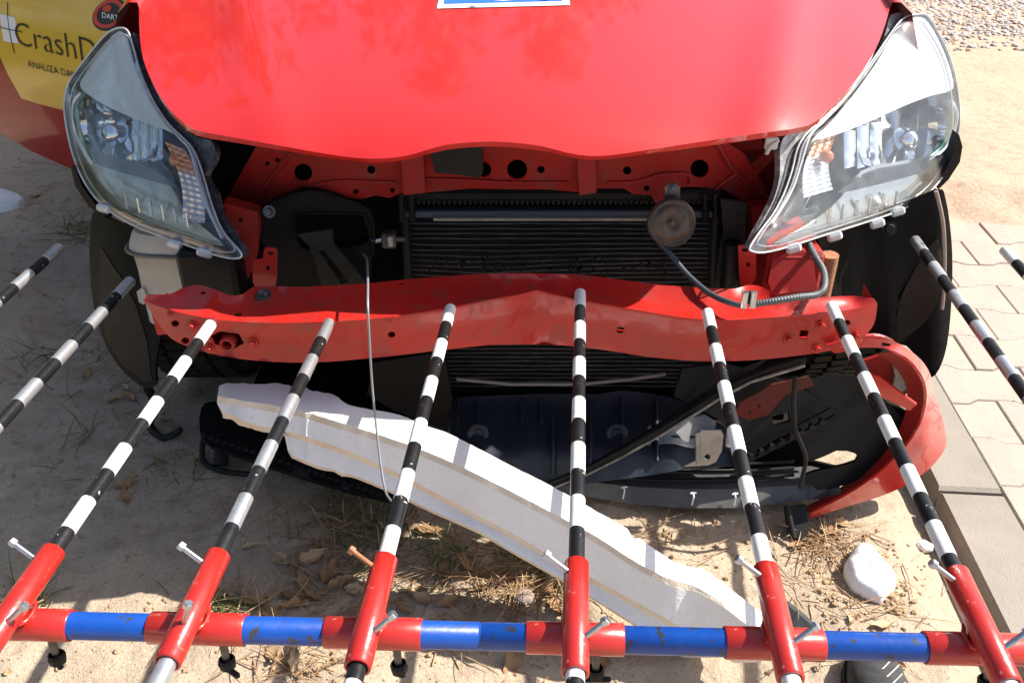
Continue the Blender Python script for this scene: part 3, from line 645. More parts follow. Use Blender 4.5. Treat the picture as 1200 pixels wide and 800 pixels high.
# horn
hn = MB(); hc = at_y(787, 261, 1.38); hax = (Vector((0.0, 0.0, CAM_H)) - hc).normalized(); hax = Vector((0.06, -1, 0.34)).normalized()
hn.lathe(hc, hax, [(0.0, -0.03), (0.028, -0.03), (0.036, -0.022), (0.0375, -0.016), (0.0365, -0.014), (0.0395, -0.008), (0.0415, -0.004), (0.0415, 0.0), (0.040, 0.003), (0.039, 0.0035)], 0, 40)
hn.lathe(hc, hax, [(0.039, 0.0035), (0.0375, 0.0075), (0.0355, 0.0030), (0.031, 0.0028), (0.029, 0.0062), (0.012, 0.0045), (0.0095, 0.001), (0.006, 0.0005), (0.0055, 0.004), (0.0, 0.0045)], 1, 40)
horn = hn.build('horn', [DARK_STEEL, HORN_FACE], car)
hb = MB(); hb.sheet([(779, 219), (784, 215), (793, 215), (797, 220), (797, 244), (794, 250), (781, 250), (779, 244)], lambda x, y: at_y(x, y, 1.405), step=8, thick=0.003); rivet(hb, at_y(789, 221, 1.402), 0.0048); hb.build('horn_bracket', DARK_STEEL, horn)

# crash beam: face with real bolt holes, folded top and bottom, creased at the middle
YF = lerp_table([(160, 1.255), (200, 1.215), (245, 1.19), (383, 1.188), (460, 1.21), (527, 1.237), (590, 1.265), (632, 1.292), (680, 1.275), (740, 1.255), (828, 1.225), (900, 1.232), (975, 1.247), (1030, 1.275)])
def yface(x, y):
    d = 0.0
    crease = lerp_table([(160, 356), (195, 362), (240, 372), (300, 378), (380, 377), (450, 372), (520, 362), (570, 352), (610, 345), (628, 340), (680, 352), (740, 362), (800, 372), (850, 375), (900, 372), (960, 368), (1030, 358)])(x)
    k = (y - crease) / 48.0
    d += 0.006 * math.sin(max(0, min(1, k)) * math.pi) * (260 < x < 940)
    d += 0.004 * math.exp(-((x - 632) / 7) ** 2) * (1 - max(0, min(1, k)) * 0.5)
    d -= 0.004 * math.exp(-((x - 655) / 12) ** 2) + 0.003 * math.exp(-((x - 600) / 16) ** 2)
    d += 0.0025 * noise.noise(Vector((x * 0.02, y * 0.05, 0))) + 0.0013 * noise.noise(Vector((x * 0.07, y * 0.09, 5)))
    d -= 0.005 * max(0, 1 - abs((x - 628) - (y - 345) * 0.15) / 6) * (y < 402)
    d += 0.004 * max(0, 1 - abs(x - 668 + (y - 350) * 0.5) / 9)
    return YF(x) + d
top_c = smooth2([(168, 352), (195, 362), (240, 372), (300, 378), (380, 377), (450, 372), (520, 362), (570, 352), (610, 345)], 3) + smooth2([(628, 340), (680, 352), (740, 362), (800, 372), (850, 375), (900, 372), (960, 367), (1000, 362), (1028, 355)], 3)
bot_c = smooth2([(1028, 358), (1024, 380), (1008, 398), (985, 408), (940, 416), (880, 422), (820, 423), (760, 418), (700, 409), (650, 404), (580, 404), (520, 410), (450, 418), (380, 424), (320, 424), (260, 417), (215, 404), (196, 392), (180, 370)], 3)
holes = [circle2(205, 379, 5, 10, 3.8), circle2(217, 399, 5, 10, 3.8), circle2(459, 392, 4.5, 10, 3.6), circle2(727, 386.5, 5, 10, 4), [(246, 394), (258, 388), (280, 391), (286, 402), (276, 408), (252, 404)], [(938, 387), (948, 387), (946, 397), (936, 397)], circle2(993, 378, 4, 10, 3.2)]
bm_ = MB(); bm_.sheet(top_c + bot_c, lambda x, y: at_y(x, y, yface(x, y)), holes, step=9, thick=0.004)
rear = [(1025, 351), (1012, 348), (1000, 346.5), (965, 348), (940, 350), (915, 348), (902, 341), (890, 335), (875, 334), (862, 338), (820, 337), (760, 332), (715, 326), (680, 322), (620, 320), (560, 321), (520, 324), (480, 327), (440, 331), (400, 334), (350, 336), (305, 335), (293, 338), (284, 345), (270, 346), (256, 341), (240, 335), (228, 334), (212, 338), (200, 344), (172, 346)]
def beam_top(x, y):
    f = lerp_table([(p[0], p[1]) for p in top_c])(x)
    r = lerp_table([(p[0], p[1]) for p in sorted(rear)])(x)
    k = max(0, min(1, (f - y) / max(6, f - r)))
    zf = at_y(x, f, yface(x, f)).z
    z = zf + 0.012 * k - 0.006 * math.sin(k * math.pi) * (1 if 250 < x < 930 else 0.4)
    return at_z(x, y, z)
bm_.sheet(top_c + smooth2(rear, 2), beam_top, [circle2(470, 332.5, 4, 8, 1), circle2(279, 368, 4.5, 10, 2.6), circle2(238, 343, 3.5, 8, 1.8)], step=9, thick=0.004)
lo_ = [Vector(at_y(x, y, yface(x, y))) for x, y in bot_c]
bm_.grid([lo_, [v + Vector((0, 0.07, 0.004)) for v in lo_]], 0, True)
rr_ = [beam_top(x, y) for x, y in smooth2(rear, 2)]
bm_.grid([rr_, [v + Vector((0, 0.002, -0.075)) for v in rr_]], 0, True)
beam = bm_.build('crash_beam', RED_BEAM, car)
for x, y, r in ((225.5, 382, 0.0055), (296, 402, 0.006), (246, 408, 0.005), (962, 381, 0.0055), (924, 397, 0.0055), (957, 408, 0.0055), (1003, 392, 0.004)):
    b = MB(); rivet(b, at_y(x, y, yface(x, y) - 0.001), r, (0, -1, 0.15), hgt=0.008); b.build('bolt', RED_BEAM, beam)
b = MB(); p = at_y(268, 400, 1.20); b.pipe(p + Vector((0, -0.012, 0)), p + Vector((0, 0.02, 0)), 0.0125, 0.008, 0, 16); b.build('tow_eye_socket', RED_DUSTY, beam)
b = MB(); rivet(b, beam_top(309, 347) + Vector((0, 0, 0.002)), 0.008, (0, -0.3, 1), hgt=0.006); b.tube([beam_top(309, 347), beam_top(310, 352) + Vector((0, -0.01, 0.022))], 0.003, 0, 8); b.build('stud', DARK_STEEL, beam)

# headlights
def headlight(outline, inner, bez, refl, sig, rim_arc, shelf, yfn, name_lab, flange, cx, sgn):
    def P(off): return lambda x, y: at_y(x, y, yfn(x, y) + off)
    out = smooth2(outline, 3, True)
    ox, oy = sum(p[0] for p in out) / len(out), sum(p[1] for p in out) / len(out)
    hs = MB(); n = len(out)
    front = [P(0.008)(*p) for p in out]; mid = [P(0.07)(ox + (x - ox) * 0.97, oy + (y - oy) * 0.97) for x, y in out]; back = [P(0.12)(ox + (x - ox) * 0.7, oy + (y - oy) * 0.7) for x, y in out]
    hs.grid([front, mid, back], 0, True, True); hs.add(back, [tuple(range(n))], 0)
    s0, s1, s2, s3 = sig; s_in = (s1[0] + s2[0]) / 2 if sgn < 0 else (s0[0] + s3[0]) / 2; s_in = s0[0] if sgn < 0 else s1[0]
    root = hs.build('headlight', GREY_BEZEL, car, **({'label': name_lab} if name_lab else {}))
    fl = MB(); fl.sheet(smooth2(flange, 2, True), P(0.02), step=9, thick=0.012); fl.build('mounting_flange', FLANGE_SHADED if sgn < 0 else FLANGE_LIT, root)
    b = MB(); b.sheet(smooth2(bez, 3, True), lambda x, y: at_y(x, y, yfn(x, y) + 0.016 + 0.006 * math.sin((x + y) * 0.02)), step=9, thick=0.004); b.build('bezel', SILVER_BEZEL, root)
    # bowl of upright facets
    rx, ry_, rw, rh = refl; rows = []; b = MB()
    for j in range(9):
        cols = []
        for e_ in (0, 1):
            u_ = (j + e_) / 9 * 2 - 1; c_ = []
            for i in range(7):
                v = i / 6 * 2 - 1; k = max(0.0, 1 - u_ * u_ * 0.8 - v * v * 0.7)
                X_, Y_ = rx + rw * u_ * math.sqrt(1 - 0.35 * v * v) - 4 * v * sgn, ry_ + rh * v * math.sqrt(1 - 0.25 * u_ * u_)
                c_.append(at_y(X_, Y_, yfn(X_, Y_) + 0.032 + 0.07 * k + 0.004 * (e_ if j % 2 else 1 - e_)))
            cols.append(c_)
        b.grid(cols, 1 if j in (1, 4, 6) else 0, True)  # dark facets paint the reflection of dark surroundings
    b.build('reflector', [CHROME, mat('facet_dark_reflection', (0.16, 0.17, 0.20), 0.15, 0.9)], root)
    b = MB(); bc = at_y(rx + 6 * sgn, ry_ + 6, yfn(rx, ry_) + 0.06); b.lathe(bc, (0, -1, 0.1), [(0.022, -0.03), (0.022, 0.0), (0.017, 0.006), (0.008, 0.012), (0, 0.013)], 0, 18); b.build('bulb_shield', CHROME, root)
    sh = MB(); sh.sheet(smooth2(shelf, 3, True), lambda x, y: at_y(x, y, yfn(x, y) + 0.028 + 0.0002 * (y - 180)), step=10, thick=0.004); sh.build('lower_bezel', GREY_BEZEL, root)
    # ribbed chrome panels between the bowl and the signal, and a dark brow under the bowl
    for t0 in (0.42, 0.62, 0.82):
        xa = rx + (s_in - rx) * t0; b = MB()
        b.sheet([(xa - 7, ry_ - 30 + 26 * t0), (xa + 7, ry_ - 28 + 26 * t0), (xa + 8, ry_ + 34), (xa - 6, ry_ + 38)], lambda x, y: at_y(x, y, yfn(x, y) + 0.036 + 0.0009 * abs(x - xa)), step=7, thick=0.003); b.build('chrome_panel', CHROME, root)
    b = MB(); b.sheet(smooth2([(rx + rw * sgn * 0.95, ry_ + 22), (rx + rw * 0.3 * sgn, ry_ + 30), (rx - rw * 0.6 * sgn, ry_ + 40), (rx - rw * 1.5 * sgn, ry_ + 66), (rx - rw * 0.7 * sgn, ry_ + 58), (rx + rw * 0.2 * sgn, ry_ + 46), (rx + rw * sgn * 0.9, ry_ + 34)], 3, True), lambda x, y: at_y(x, y, yfn(x, y) + 0.018), step=9, thick=0.003); b.build('dark_brow', SMOKE, root)
    for q in range(6):
        f0 = (0.18 + q * 0.13); (xa, ya), (xb, yb_) = shelf[len(shelf) - 2], shelf[4]
        x0_ = xa + (xb - xa) * f0; y0_ = ya + (yb_ - ya) * f0; b = MB()
        b.tube([at_y(x0_ + 3 * sgn, y0_ - 14, yfn(x0_, y0_) + 0.024), at_y(x0_, y0_ + 4, yfn(x0_, y0_) + 0.022)], 0.0028, 0, 6); b.build('inner_rib', CHROME if q % 2 else CLEAR_EDGE, root)
    # turn signal: ribbed strip, amber bulb behind
    rows = []
    for i in range(27):
        t = i / 26; r_ = []
        for j in range(7):
            q = j / 6; xx = (s0[0] + (s3[0] - s0[0]) * t) * (1 - q) + (s1[0] + (s2[0] - s1[0]) * t) * q; yy = (s0[1] + (s3[1] - s0[1]) * t) * (1 - q) + (s1[1] + (s2[1] - s1[1]) * t) * q
            xx += sgn * -8 * math.sin(t * math.pi)
            r_.append(at_y(xx, yy, yfn(xx, yy) + 0.022 + (0.004 if i % 2 else 0) + (0.003 if j % 2 else 0)))
        rows.append(r_)
    b = MB(); b.grid(rows[:10], 1, False); b.grid(rows[9:], 0, False); b.build('turn_signal', [RIB, mat('amber_tinted_rib', (0.70, 0.42, 0.26), 0.2, 0.3, (0.62, 0.2, 0.06), 60)], root)
    b = MB(); bc = at_y((s0[0] + s1[0]) / 2, s0[1] + 22, yfn(s0[0], s0[1] + 22) + 0.017); b.lathe(bc, (0, -1, 0.2), [(0.011, -0.01), (0.011, 0), (0.008, 0.004), (0, 0.006)], 0, 14); b.build('amber_bulb', AMBER, root)
    b = MB(); b.tube([at_y(x, y, yfn(x, y) + 0.02) for x, y in smooth2(rim_arc, 4)], 0.0055, 0, 8); b.build('teal_rim', GREEN_EDGE, root)
    b = MB(); b.tube([at_y(x, y, yfn(x, y) + 0.012) for x, y in smooth2([(x + 5 * -sgn * -1, y + 1) for x, y in rim_arc], 4)], 0.004, 0, 8); b.build('chrome_rim', CHROME, root)
    b = MB(); b.tube([at_y(x, y, yfn(x, y) + 0.016) for x, y in smooth2(inner, 4)], 0.0045, 0, 8); b.build('chrome_edge', CHROME, root)
    # lens with its thick moulded edge
    lens_out = out
    def bulge(x, y):
        e = min(math.hypot(x - a, y - b_) for a, b_ in lens_out); k = min(1, e / 45)
        return yfn(x, y) - 0.022 * math.sqrt(max(0, 1 - (1 - k) ** 2))
    ln_ = MB(); ln_.sheet(out, lambda x, y: at_y(x, y, bulge(x, y)), step=11, thick=0.0025); ln_.build('lens', LENS, root)
    e = MB(); pts = [P(0.001)(*p) for p in out] ; e.tube(pts + [pts[0], pts[1]], 0.0018, 0, 8, False); 
    pts = [P(0.006)(ox + (x - ox) * 0.93, oy + (y - oy) * 0.945) for x, y in out]; e.tube(pts + [pts[0], pts[1]], 0.0012, 0, 6, False)
    e.build('lens_edge', CLEAR_EDGE, root)
    return root
yl = lambda x, y: 1.30 + 0.0011 * (284 - x) + 0.0009 * (300 - y)
yr = lambda x, y: 1.30 + 0.0011 * (x - 879) + 0.0009 * (300 - y)
HL = headlight([(140, 33), (150, 37), (157, 58), (165, 85), (178, 115), (196, 143), (215, 162), (226, 174), (234, 192), (241, 215), (250, 245), (262, 272), (283, 297), (275, 303), (250, 298), (210, 284), (165, 268), (135, 252), (112, 232), (96, 208), (85, 180), (78, 150), (75, 122), (80, 98), (95, 76), (112, 54), (126, 39)],
    [(160, 75), (172, 108), (190, 138), (214, 164), (224, 176), (232, 205), (243, 240), (262, 280)],
    [(138, 37), (148, 45), (155, 70), (165, 98), (181, 128), (205, 157), (196, 153), (165, 142), (132, 128), (106, 113), (94, 101), (100, 86), (118, 58)],
    (138, 152, 46, 38), ((193, 166), (217, 176), (240, 262), (214, 258)),
    [(100, 108), (91, 120), (90, 142), (97, 165), (112, 190)],
    [(112, 186), (150, 190), (190, 205), (215, 245), (240, 268), (262, 288), (225, 280), (170, 258), (130, 235), (112, 210)],
    yl, 'shaded dirty headlight by the open door', [(155, 38), (163, 50), (170, 80), (184, 112), (206, 142), (228, 160), (248, 165), (252, 178), (248, 192), (240, 205), (252, 225), (256, 246), (270, 268), (284, 290), (284, 300), (262, 280), (246, 245), (234, 200), (222, 172), (200, 152), (176, 118), (162, 85)], 600, -1)
HR = headlight([(1064, 19), (1076, 17), (1086, 18), (1097, 34), (1110, 60), (1119, 88), (1124, 120), (1124, 152), (1118, 180), (1106, 205), (1086, 228), (1056, 246), (1010, 262), (965, 276), (925, 289), (895, 296), (880, 294), (879, 289), (890, 272), (905, 252), (918, 228), (928, 200), (934, 175), (944, 158), (968, 136), (996, 106), (1020, 74), (1042, 42), (1054, 26)],
    [(1044, 42), (1020, 76), (996, 108), (968, 138), (948, 160), (938, 190), (926, 225), (905, 260)],
    [(1066, 22), (1084, 22), (1096, 40), (1108, 66), (1116, 92), (1115, 106), (1092, 112), (1060, 124), (1020, 142), (985, 156), (958, 163), (975, 142), (1000, 112), (1026, 76), (1048, 40)],
    (1058, 160, 52, 38), ((958, 162), (982, 154), (976, 222), (942, 232)),
    [(1110, 118), (1116, 132), (1112, 155), (1100, 175), (1084, 188)],
    [(1086, 186), (1050, 190), (1010, 200), (985, 232), (950, 262), (905, 286), (960, 272), (1020, 252), (1070, 232), (1100, 205)],
    yr, 'sunlit headlight on the paved side', [(1060, 18), (1048, 16), (1042, 22), (1036, 45), (1020, 74), (998, 104), (972, 132), (948, 150), (930, 154), (918, 162), (914, 178), (914, 205), (906, 235), (886, 272), (878, 290), (892, 274), (908, 248), (922, 215), (932, 182), (946, 160), (972, 138), (1000, 108), (1022, 78), (1042, 48)], 600, 1)
# lugs moulded under the lamps
for root, pts, yf in ((HL, ((205, 286), (240, 296), (122, 244)), yl), (HR, ((978, 277), (1028, 262), (930, 291), (1052, 248)), yr)):
    for x, y in pts:
        b = MB(); b.box(at_y(x, y, yf(x, y) - 0.004), (0.026, 0.014, 0.016), rot=Matrix.Rotation(R(18 if x < 600 else -18), 3, 'Y'), bev=0.004); b.build('lug', CLEAR_EDGE, root)
bk = MB(); bk.sheet([(1124, 158), (1128, 172), (1125, 190), (1112, 210), (1100, 222), (1104, 206), (1116, 184)], lambda x, y: at_y(x, y, 1.63), step=9, thick=0.03); bk.build('side_trim', BLACK_PL, car)
bk = MB(); bk.sheet([(88, 196), (96, 218), (112, 240), (130, 254), (124, 256), (104, 242), (88, 218), (83, 196)], lambda x, y: at_y(x, y, 1.60), step=9, thick=0.03); bk.build('side_trim', BLACK_PL, car)

# wheels, tyres and liners
def wheel(xc, label=None):
    root = link('wheel', None, car, (xc, WH_Y, 0.29))
    if label: root['label'] = label
    t = MB(); prof = []
    w = 0.0875
    for a in range(0, 21):
        u_ = -1 + a / 10; prof.append((0.29 - 0.018 * abs(u_) ** 4 - (0.007 if a in (5, 6, 14, 15) else 0), w * u_))
    prof = [(0.20, -w * 0.9), (0.24, -w * 1.06)] + prof + [(0.24, w * 1.06), (0.20, w * 0.9)]
    t.lathe((xc, WH_Y, 0.29), (1, 0, 0), prof, 0, 60)
    for k in range(56):
        a = 2 * math.pi * k / 56
        for q, off in ((-0.062, 0), (-0.02, 0.5), (0.022, 0), (0.064, 0.5)):
            aa = a + off * 2 * math.pi / 56; c = Vector((xc + q, WH_Y + 0.2895 * math.cos(aa), 0.29 + 0.2895 * math.sin(aa)))
            t.box(c, (0.034, 0.024, 0.007), rot=Matrix.Rotation(aa - math.pi / 2, 3, 'X') @ Matrix.Rotation(0.25, 3, 'Z'))
    t.build('tyre', RUBBER, root)
    r_ = MB(); r_.lathe((xc, WH_Y, 0.29), (1, 0, 0), [(0.0, -0.03), (0.06, -0.02), (0.19, -0.06), (0.20, -0.08), (0.205, 0.08), (0.19, 0.06), (0.06, 0.03), (0, 0.035)], 0, 40); r_.build('rim', SIGN_GREY, root)
wheel(-0.70); wheel(0.735)
def liner_y(x, y): return 1.485 + 0.0004 * (430 - y) + 0.00000 * x
lf = MB(); lf.sheet(smooth2([(112, 246), (140, 262), (250, 290), (262, 330), (215, 345), (190, 390), (182, 430), (182, 452), (165, 452), (140, 430), (122, 400), (110, 360), (105, 310), (106, 270)], 3, True), lambda x, y: at_y(x, y, liner_y(x, y) + 0.00009 * (x - 185) ** 2 * 0.12), step=12, thick=0.01); lfo = lf.build('wheel_liner', LINER, car)
lf = MB(); lf.sheet([(117, 292), (119, 290), (132, 312), (144, 328), (160, 360), (172, 400), (178, 446), (166, 446), (142, 426), (126, 400), (116, 350)], lambda x, y: at_y(x, y, liner_y(x, y) + 0.00009 * (x - 185) ** 2 * 0.12 - 0.002), step=12, thick=0.002); lf.build('brown_patch', LINER_PATCH, lfo)  # sun patch on the left liner, painted as a paler sheet
lf = MB(); lf.sheet(smooth2([(965, 262), (1050, 240), (1098, 222), (1108, 232), (1115, 280), (1116, 330), (1112, 390), (1104, 425), (1092, 442), (1080, 430), (1062, 405), (1030, 400), (985, 360), (968, 320)], 3, True), lambda x, y: at_y(x, y, liner_y(x, y) + 0.012 * math.cos((x - 1005) / 16) * (x < 1050) - 0.00003 * (x - 1040) ** 2 * 0.3 + 0.03 * max(0, (x - 1098) / 15)), step=11, thick=0.01); lro = lf.build('wheel_liner', LINER, car)
lf = MB(); lf.sheet(smooth2([(1052, 400), (1053, 358), (1066, 328), (1084, 296), (1098, 282), (1104, 305), (1100, 345), (1086, 375), (1066, 392)], 3, True), lambda x, y: at_y(x, y, liner_y(x, y) - 0.00003 * (x - 1040) ** 2 * 0.3 + 0.03 * max(0, (x - 1098) / 15) - 0.0045), step=10, thick=0.002); lf.build('brown_patch', LINER_PATCH, lro)  # paler brown patch on the right liner
lf = MB(); lf.tube([at_y(x, y, 1.465) for x, y in smooth2([(1097, 224), (1105, 260), (1107, 300), (1106, 340), (1104, 362)], 3)], 0.0035, 0, 8); lf.build('liner_edge', mat('worn_plastic_edge', (0.30, 0.24, 0.20), 0.5), lro)
rv = MB(); rivet(rv, at_y(1042, 268, 1.52), 0.009, hgt=0.006); rv.build('push_pin', BLACK_PL, lro)

# washer tank
wt = MB(); rings = []
for y, x0, x1, d in ((272, 152, 250, 0.05), (279, 149, 252, 0.055), (290, 147, 254, 0.058), (293, 147, 254, 0.058), (294, 150, 250, 0.052), (318, 157, 246, 0.05), (322, 157, 244, 0.045), (345, 162, 236, 0.045), (380, 170, 232, 0.04)):
    a, b = at_y(x0, y, 1.49), at_y(x1, y + 8, 1.49); c = (a + b) / 2 + Vector((0, 0.045, 0)); hw = (b.x - a.x) / 2; rg = []
    for k in range(28):
        th = 2 * math.pi * k / 28; cx_, sy_ = math.cos(th), math.sin(th)
        rg.append(c + Vector((hw * math.copysign(abs(cx_) ** 0.45, cx_), d * math.copysign(abs(sy_) ** 0.45, sy_), -(b.z - a.z) * -0.5 * cx_)))
    rings.append(rg)
wt.grid(rings, 0, True, True); wt.add(rings[0], [tuple(range(28))])
tank = wt.build('washer_tank', TANK, car)
tr = MB(); rg = [v + (v - sum(rings[3], Vector()) / 28).normalized() * 0.004 for v in rings[3]]; tr.tube(rg + rg[:2], 0.0035, 0, 8, False); tr.build('tank_seam', mat('dark_tank_seam', (0.16, 0.145, 0.12), 0.6), tank)
tl_ = MB(); tl_.sheet([(160, 342), (167, 337), (174, 352), (168, 357), (163, 354)], lambda x, y: at_y(x, y, 1.485), step=6, thick=0.005); tl_.build('tank_tab', TANK, tank)

# cables
cb = MB(); cb.tube(smooth_path([at_y(426, 298, 1.40), at_y(430, 304, 1.34), at_y(431, 330, 1.22), at_y(431, 360, 1.155), at_y(433, 400, 1.145), at_y(436, 450, 1.14), at_y(442, 510, 1.11), at_y(447, 550, 1.08), at_y(452, 576, 1.06), at_y(458, 586, 1.07)], 6), 0.0019, 0, 8); cb.build('hanging_cable', WIRE_GREY, car)
cd = MB(); pth = smooth_path([at_y(771, 283, 1.385), at_y(784, 296, 1.37), at_y(806, 322, 1.33), at_y(832, 344, 1.28), at_y(856, 355, 1.24), at_y(874, 359, 1.225)], 10)
cd.tube(pth, 0.0048, 0, 10); cd.build('rubber_hose', mat('blue_grey_rubber', (0.05, 0.065, 0.08), 0.5), car)
cd = MB(); pth = smooth_path([at_y(880, 357, 1.215), at_y(905, 353, 1.215), at_y(935, 348, 1.225), at_y(957, 345, 1.24), at_y(966, 336, 1.26), at_y(965, 318, 1.31), at_y(956, 302, 1.35), at_y(948, 286, 1.40)], 26)
cd.tube(pth, lambda i: 0.0058 if i % 3 else 0.0044, 0, 10); cd.build('corrugated_conduit', CONDUIT, car)
cc = MB(); p = at_y(878, 350, 1.205); cc.tube([p + Vector((-0.007, 0, 0.012)), p + Vector((-0.007, -0.002, -0.014))], 0.0052, 0, 10); cc.tube([p + Vector((0.006, 0, 0.012)), p + Vector((0.006, -0.002, -0.014))], 0.0052, 0, 10); cc.box(p + Vector((0, 0.004, 0)), (0.02, 0.008, 0.022), 1, bev=0.002); cc.build('hose_clip', [STEEL, BLACK_PL], car)

# lower front: black tray, hanging trim strips, torn bumper skin
def ytray(x, y): return lerp_table([(440, 1.50), (470, 1.46), (530, 1.33), (600, 1.26)])(y)
tr = MB(); tr.sheet([(526, 470), (535, 465), (640, 461), (700, 462), (728, 457), (756, 460), (790, 466), (800, 470), (850, 500), (868, 520), (870, 545), (812, 548), (760, 557), (690, 566), (640, 572), (560, 560), (528, 520)], lambda x, y: at_y(x, y, ytray(x, y) + 0.004 * math.sin(x * 0.11) * (y > 480)), step=12, thick=0.005)
tray = tr.build('undertray', BLUE_TRAY, car)
for x0, y0, x1, y1 in ((536, 468, 537, 500), (611, 468, 611, 496), (634, 468, 634, 496), (692, 470, 692, 556), (728, 466, 730, 534), (769, 470, 770, 540), (648, 490, 648, 556), (560, 472, 560, 500)):
    b = MB(); b.tube([at_y(x0 + (x1 - x0) * k / 5, y0 + (y1 - y0) * k / 5, ytray(0, y0 + (y1 - y0) * k / 5) - 0.003) for k in range(6)], 0.004, 0, 6); b.build('rib', BLUE_TRAY, tray)
for x, y in ((560, 508), (723, 508)):
    b = MB(); b.lathe(at_y(x, y, ytray(x, y) - 0.004), (0, -1, 0.5), [(0.022, 0), (0.02, 0.005), (0.012, 0.005), (0.010, 0.001), (0.004, 0.001), (0, 0.004)], 0, 20); b.build('moulded_boss', BLUE_TRAY, tray)
# black shrouds low on both sides
b = MB(); b.sheet([(438, 425), (520, 412), (530, 470), (525, 505), (460, 480), (430, 462)], lambda x, y: at_y(x, y, 1.44), step=14, thick=0.02); b.build('shroud_and_shade_sheet', BLACK_PL, car)
b = MB(); b.sheet([(800, 432), (850, 425), (930, 450), (965, 472), (974, 488), (905, 515), (868, 548), (868, 516), (840, 490), (790, 464)], lambda x, y: at_y(x, y, 1.36 - 0.0006 * (y - 450)), [[(905, 488), (925, 482), (926, 494), (906, 500)]], step=12, thick=0.012); b.build('shroud_and_shade_sheet', BLACK_PL, car)
b = MB()
for k in range(9): b.box(at_y(868 + k * 12, 541 - k * 6.0, 1.30), (0.012, 0.01, 0.008), rot=Matrix.Rotation(R(26), 3, 'Y'))
b.tube([at_y(860, 549, 1.30), at_y(978, 487, 1.31)], 0.004, 0, 6); b.tube([at_y(860, 538, 1.30), at_y(974, 478, 1.31)], 0.003, 0, 6); b.build('vent_grille', BLACK_PL, car)
# diagonal trim strip
st = MB(); rows = []
for x, y, w, z in ((640, 572, 6, 0.09), (690, 553, 8, 0.11), (730, 533, 10, 0.15), (780, 505, 13, 0.21), (825, 477, 17, 0.27), (865, 453, 20, 0.32), (905, 436, 17, 0.36), (935, 427, 12, 0.385), (945, 424, 8, 0.39)):
    a = at_z(x, y, z); q = at_z(x - 2, y - w, z + 0.012); rows.append([a + Vector((0, 0.012, -0.012)), a, a + (q - a) * 0.5 + Vector((0, -0.004, 0.004)), q, q + Vector((0, 0.012, -0.01))])
st.grid(rows, 0, True); st.build('torn_grille_strip', BLACK_PL, car)
se = MB(); se.tube([at_z(x, y + 1, z) for x, y, z in ((650, 570, 0.092), (690, 554, 0.112), (730, 534, 0.152), (780, 506, 0.212), (825, 478, 0.272), (848, 463, 0.30))], 0.0022, 0, 6); se.tube([at_z(x, y + 1, z) for x, y, z in ((848, 463, 0.30), (880, 446, 0.336), (910, 437, 0.362), (943, 427, 0.388))], 0.003, 0, 6); se.build('torn_edge', mat('pale_torn_plastic', (0.30, 0.28, 0.25), 0.6, 0, (0.12, 0.11, 0.1), 60), car)
pm = MB(); pm.sheet([(792, 506), (806, 495), (811, 497), (807, 518), (801, 516)], lambda x, y: at_y(x, y, 1.27), step=8, thick=0.004); pm.build('plastic_shard', LIGHT_PL, car)
pm = MB(); pm.sheet([(815, 513), (822, 504), (845, 504), (848, 510), (846, 528), (839, 541), (830, 545), (800, 547), (815, 540)], lambda x, y: at_y(x, y, 1.262), [circle2(829, 535.5, 3.6, 10)], step=8, thick=0.003); pm.tube([at_y(817, 506, 1.26), at_y(818, 543, 1.255)], 0.004, 0, 6); pm.build('steel_tab', SIGN_GREY, car)
# red torn ends behind the strip
b = MB(); b.sheet([(866, 474), (884, 464), (904, 451), (948, 441), (954, 452), (922, 462), (900, 486), (878, 492), (862, 486)], lambda x, y: at_y(x, y, 1.31), [circle2(878, 483, 2.5, 8), circle2(889, 476, 2.5, 8)], step=9, thick=0.004); b.build('torn_red_bracket', mat('dark_red_dust', (0.13, 0.014, 0.012), 0.6, 0, (0.07, 0.03, 0.025), 14, spec=0.2), car)
b = MB(); b.tube(smooth_path([at_y(932, 440, 1.27), at_y(930, 470, 1.26), at_y(933, 505, 1.25), at_y(944, 535, 1.24), at_y(940, 560, 1.235), at_y(938, 572, 1.23)], 6), 0.0042, 0, 8); b.build('loose_wire', BLACK_DUST, car)
# lower lip
lip = MB(); rows = []
for x, y, w in ((640, 566, 14), (690, 573, 18), (740, 580, 20), (800, 584, 22), (860, 584, 22), (910, 580, 20), (950, 576, 18), (972, 578, 12), (990, 586, 6)):
    a = at_z(x, y + w * 0.5, 0.035); q = at_z(x, y - w * 0.5, 0.06); rows.append([a + Vector((0, 0.02, -0.01)), a, q, q + Vector((0, 0.06, 0.0)), q + Vector((0, 0.065, -0.012))])
lip.grid(rows, 0, False); lip.build('lower_lip', mat('scraped_lip_plastic', (0.05, 0.05, 0.053), 0.4, 0, (0.10, 0.095, 0.09), 12), car)
for dz in range(3):
    b = MB(); b.tube([at_z(x, y, 0.07 + 0.01 * dz) for x, y in smooth2([(690, 556 - dz * 9), (760, 562 - dz * 10), (850, 562 - dz * 9), (930, 556 - dz * 8)], 4)], 0.004, 0, 6); b.build('grille_bar', BLACK_PL, car)
for x, y in ((732, 575), (813, 582), (862, 583)):
    b = MB(); b.tube([at_z(x - 1, y - 6, 0.066), at_z(x, y, 0.064), at_z(x - 2, y + 9, 0.045)], 0.0018, 0, 6); b.tube([at_z(x - 4, y - 4, 0.066), at_z(x + 3, y - 5, 0.067)], 0.0022, 0, 6); b.build('lip_clip', LIGHT_PL, car)
ct = MB(); ct.sheet([(920, 592), (945, 590), (948, 625), (940, 632), (925, 628)], lambda x, y: at_z(x, y, 0.05 - 0.001 * (y - 590)), step=8, thick=0.012); ct.tube([at_z(922, 592, 0.06), at_z(930, 630, 0.02)], 0.006, 0, 8); ct.build('broken_clip', BLACK_DUST, car)

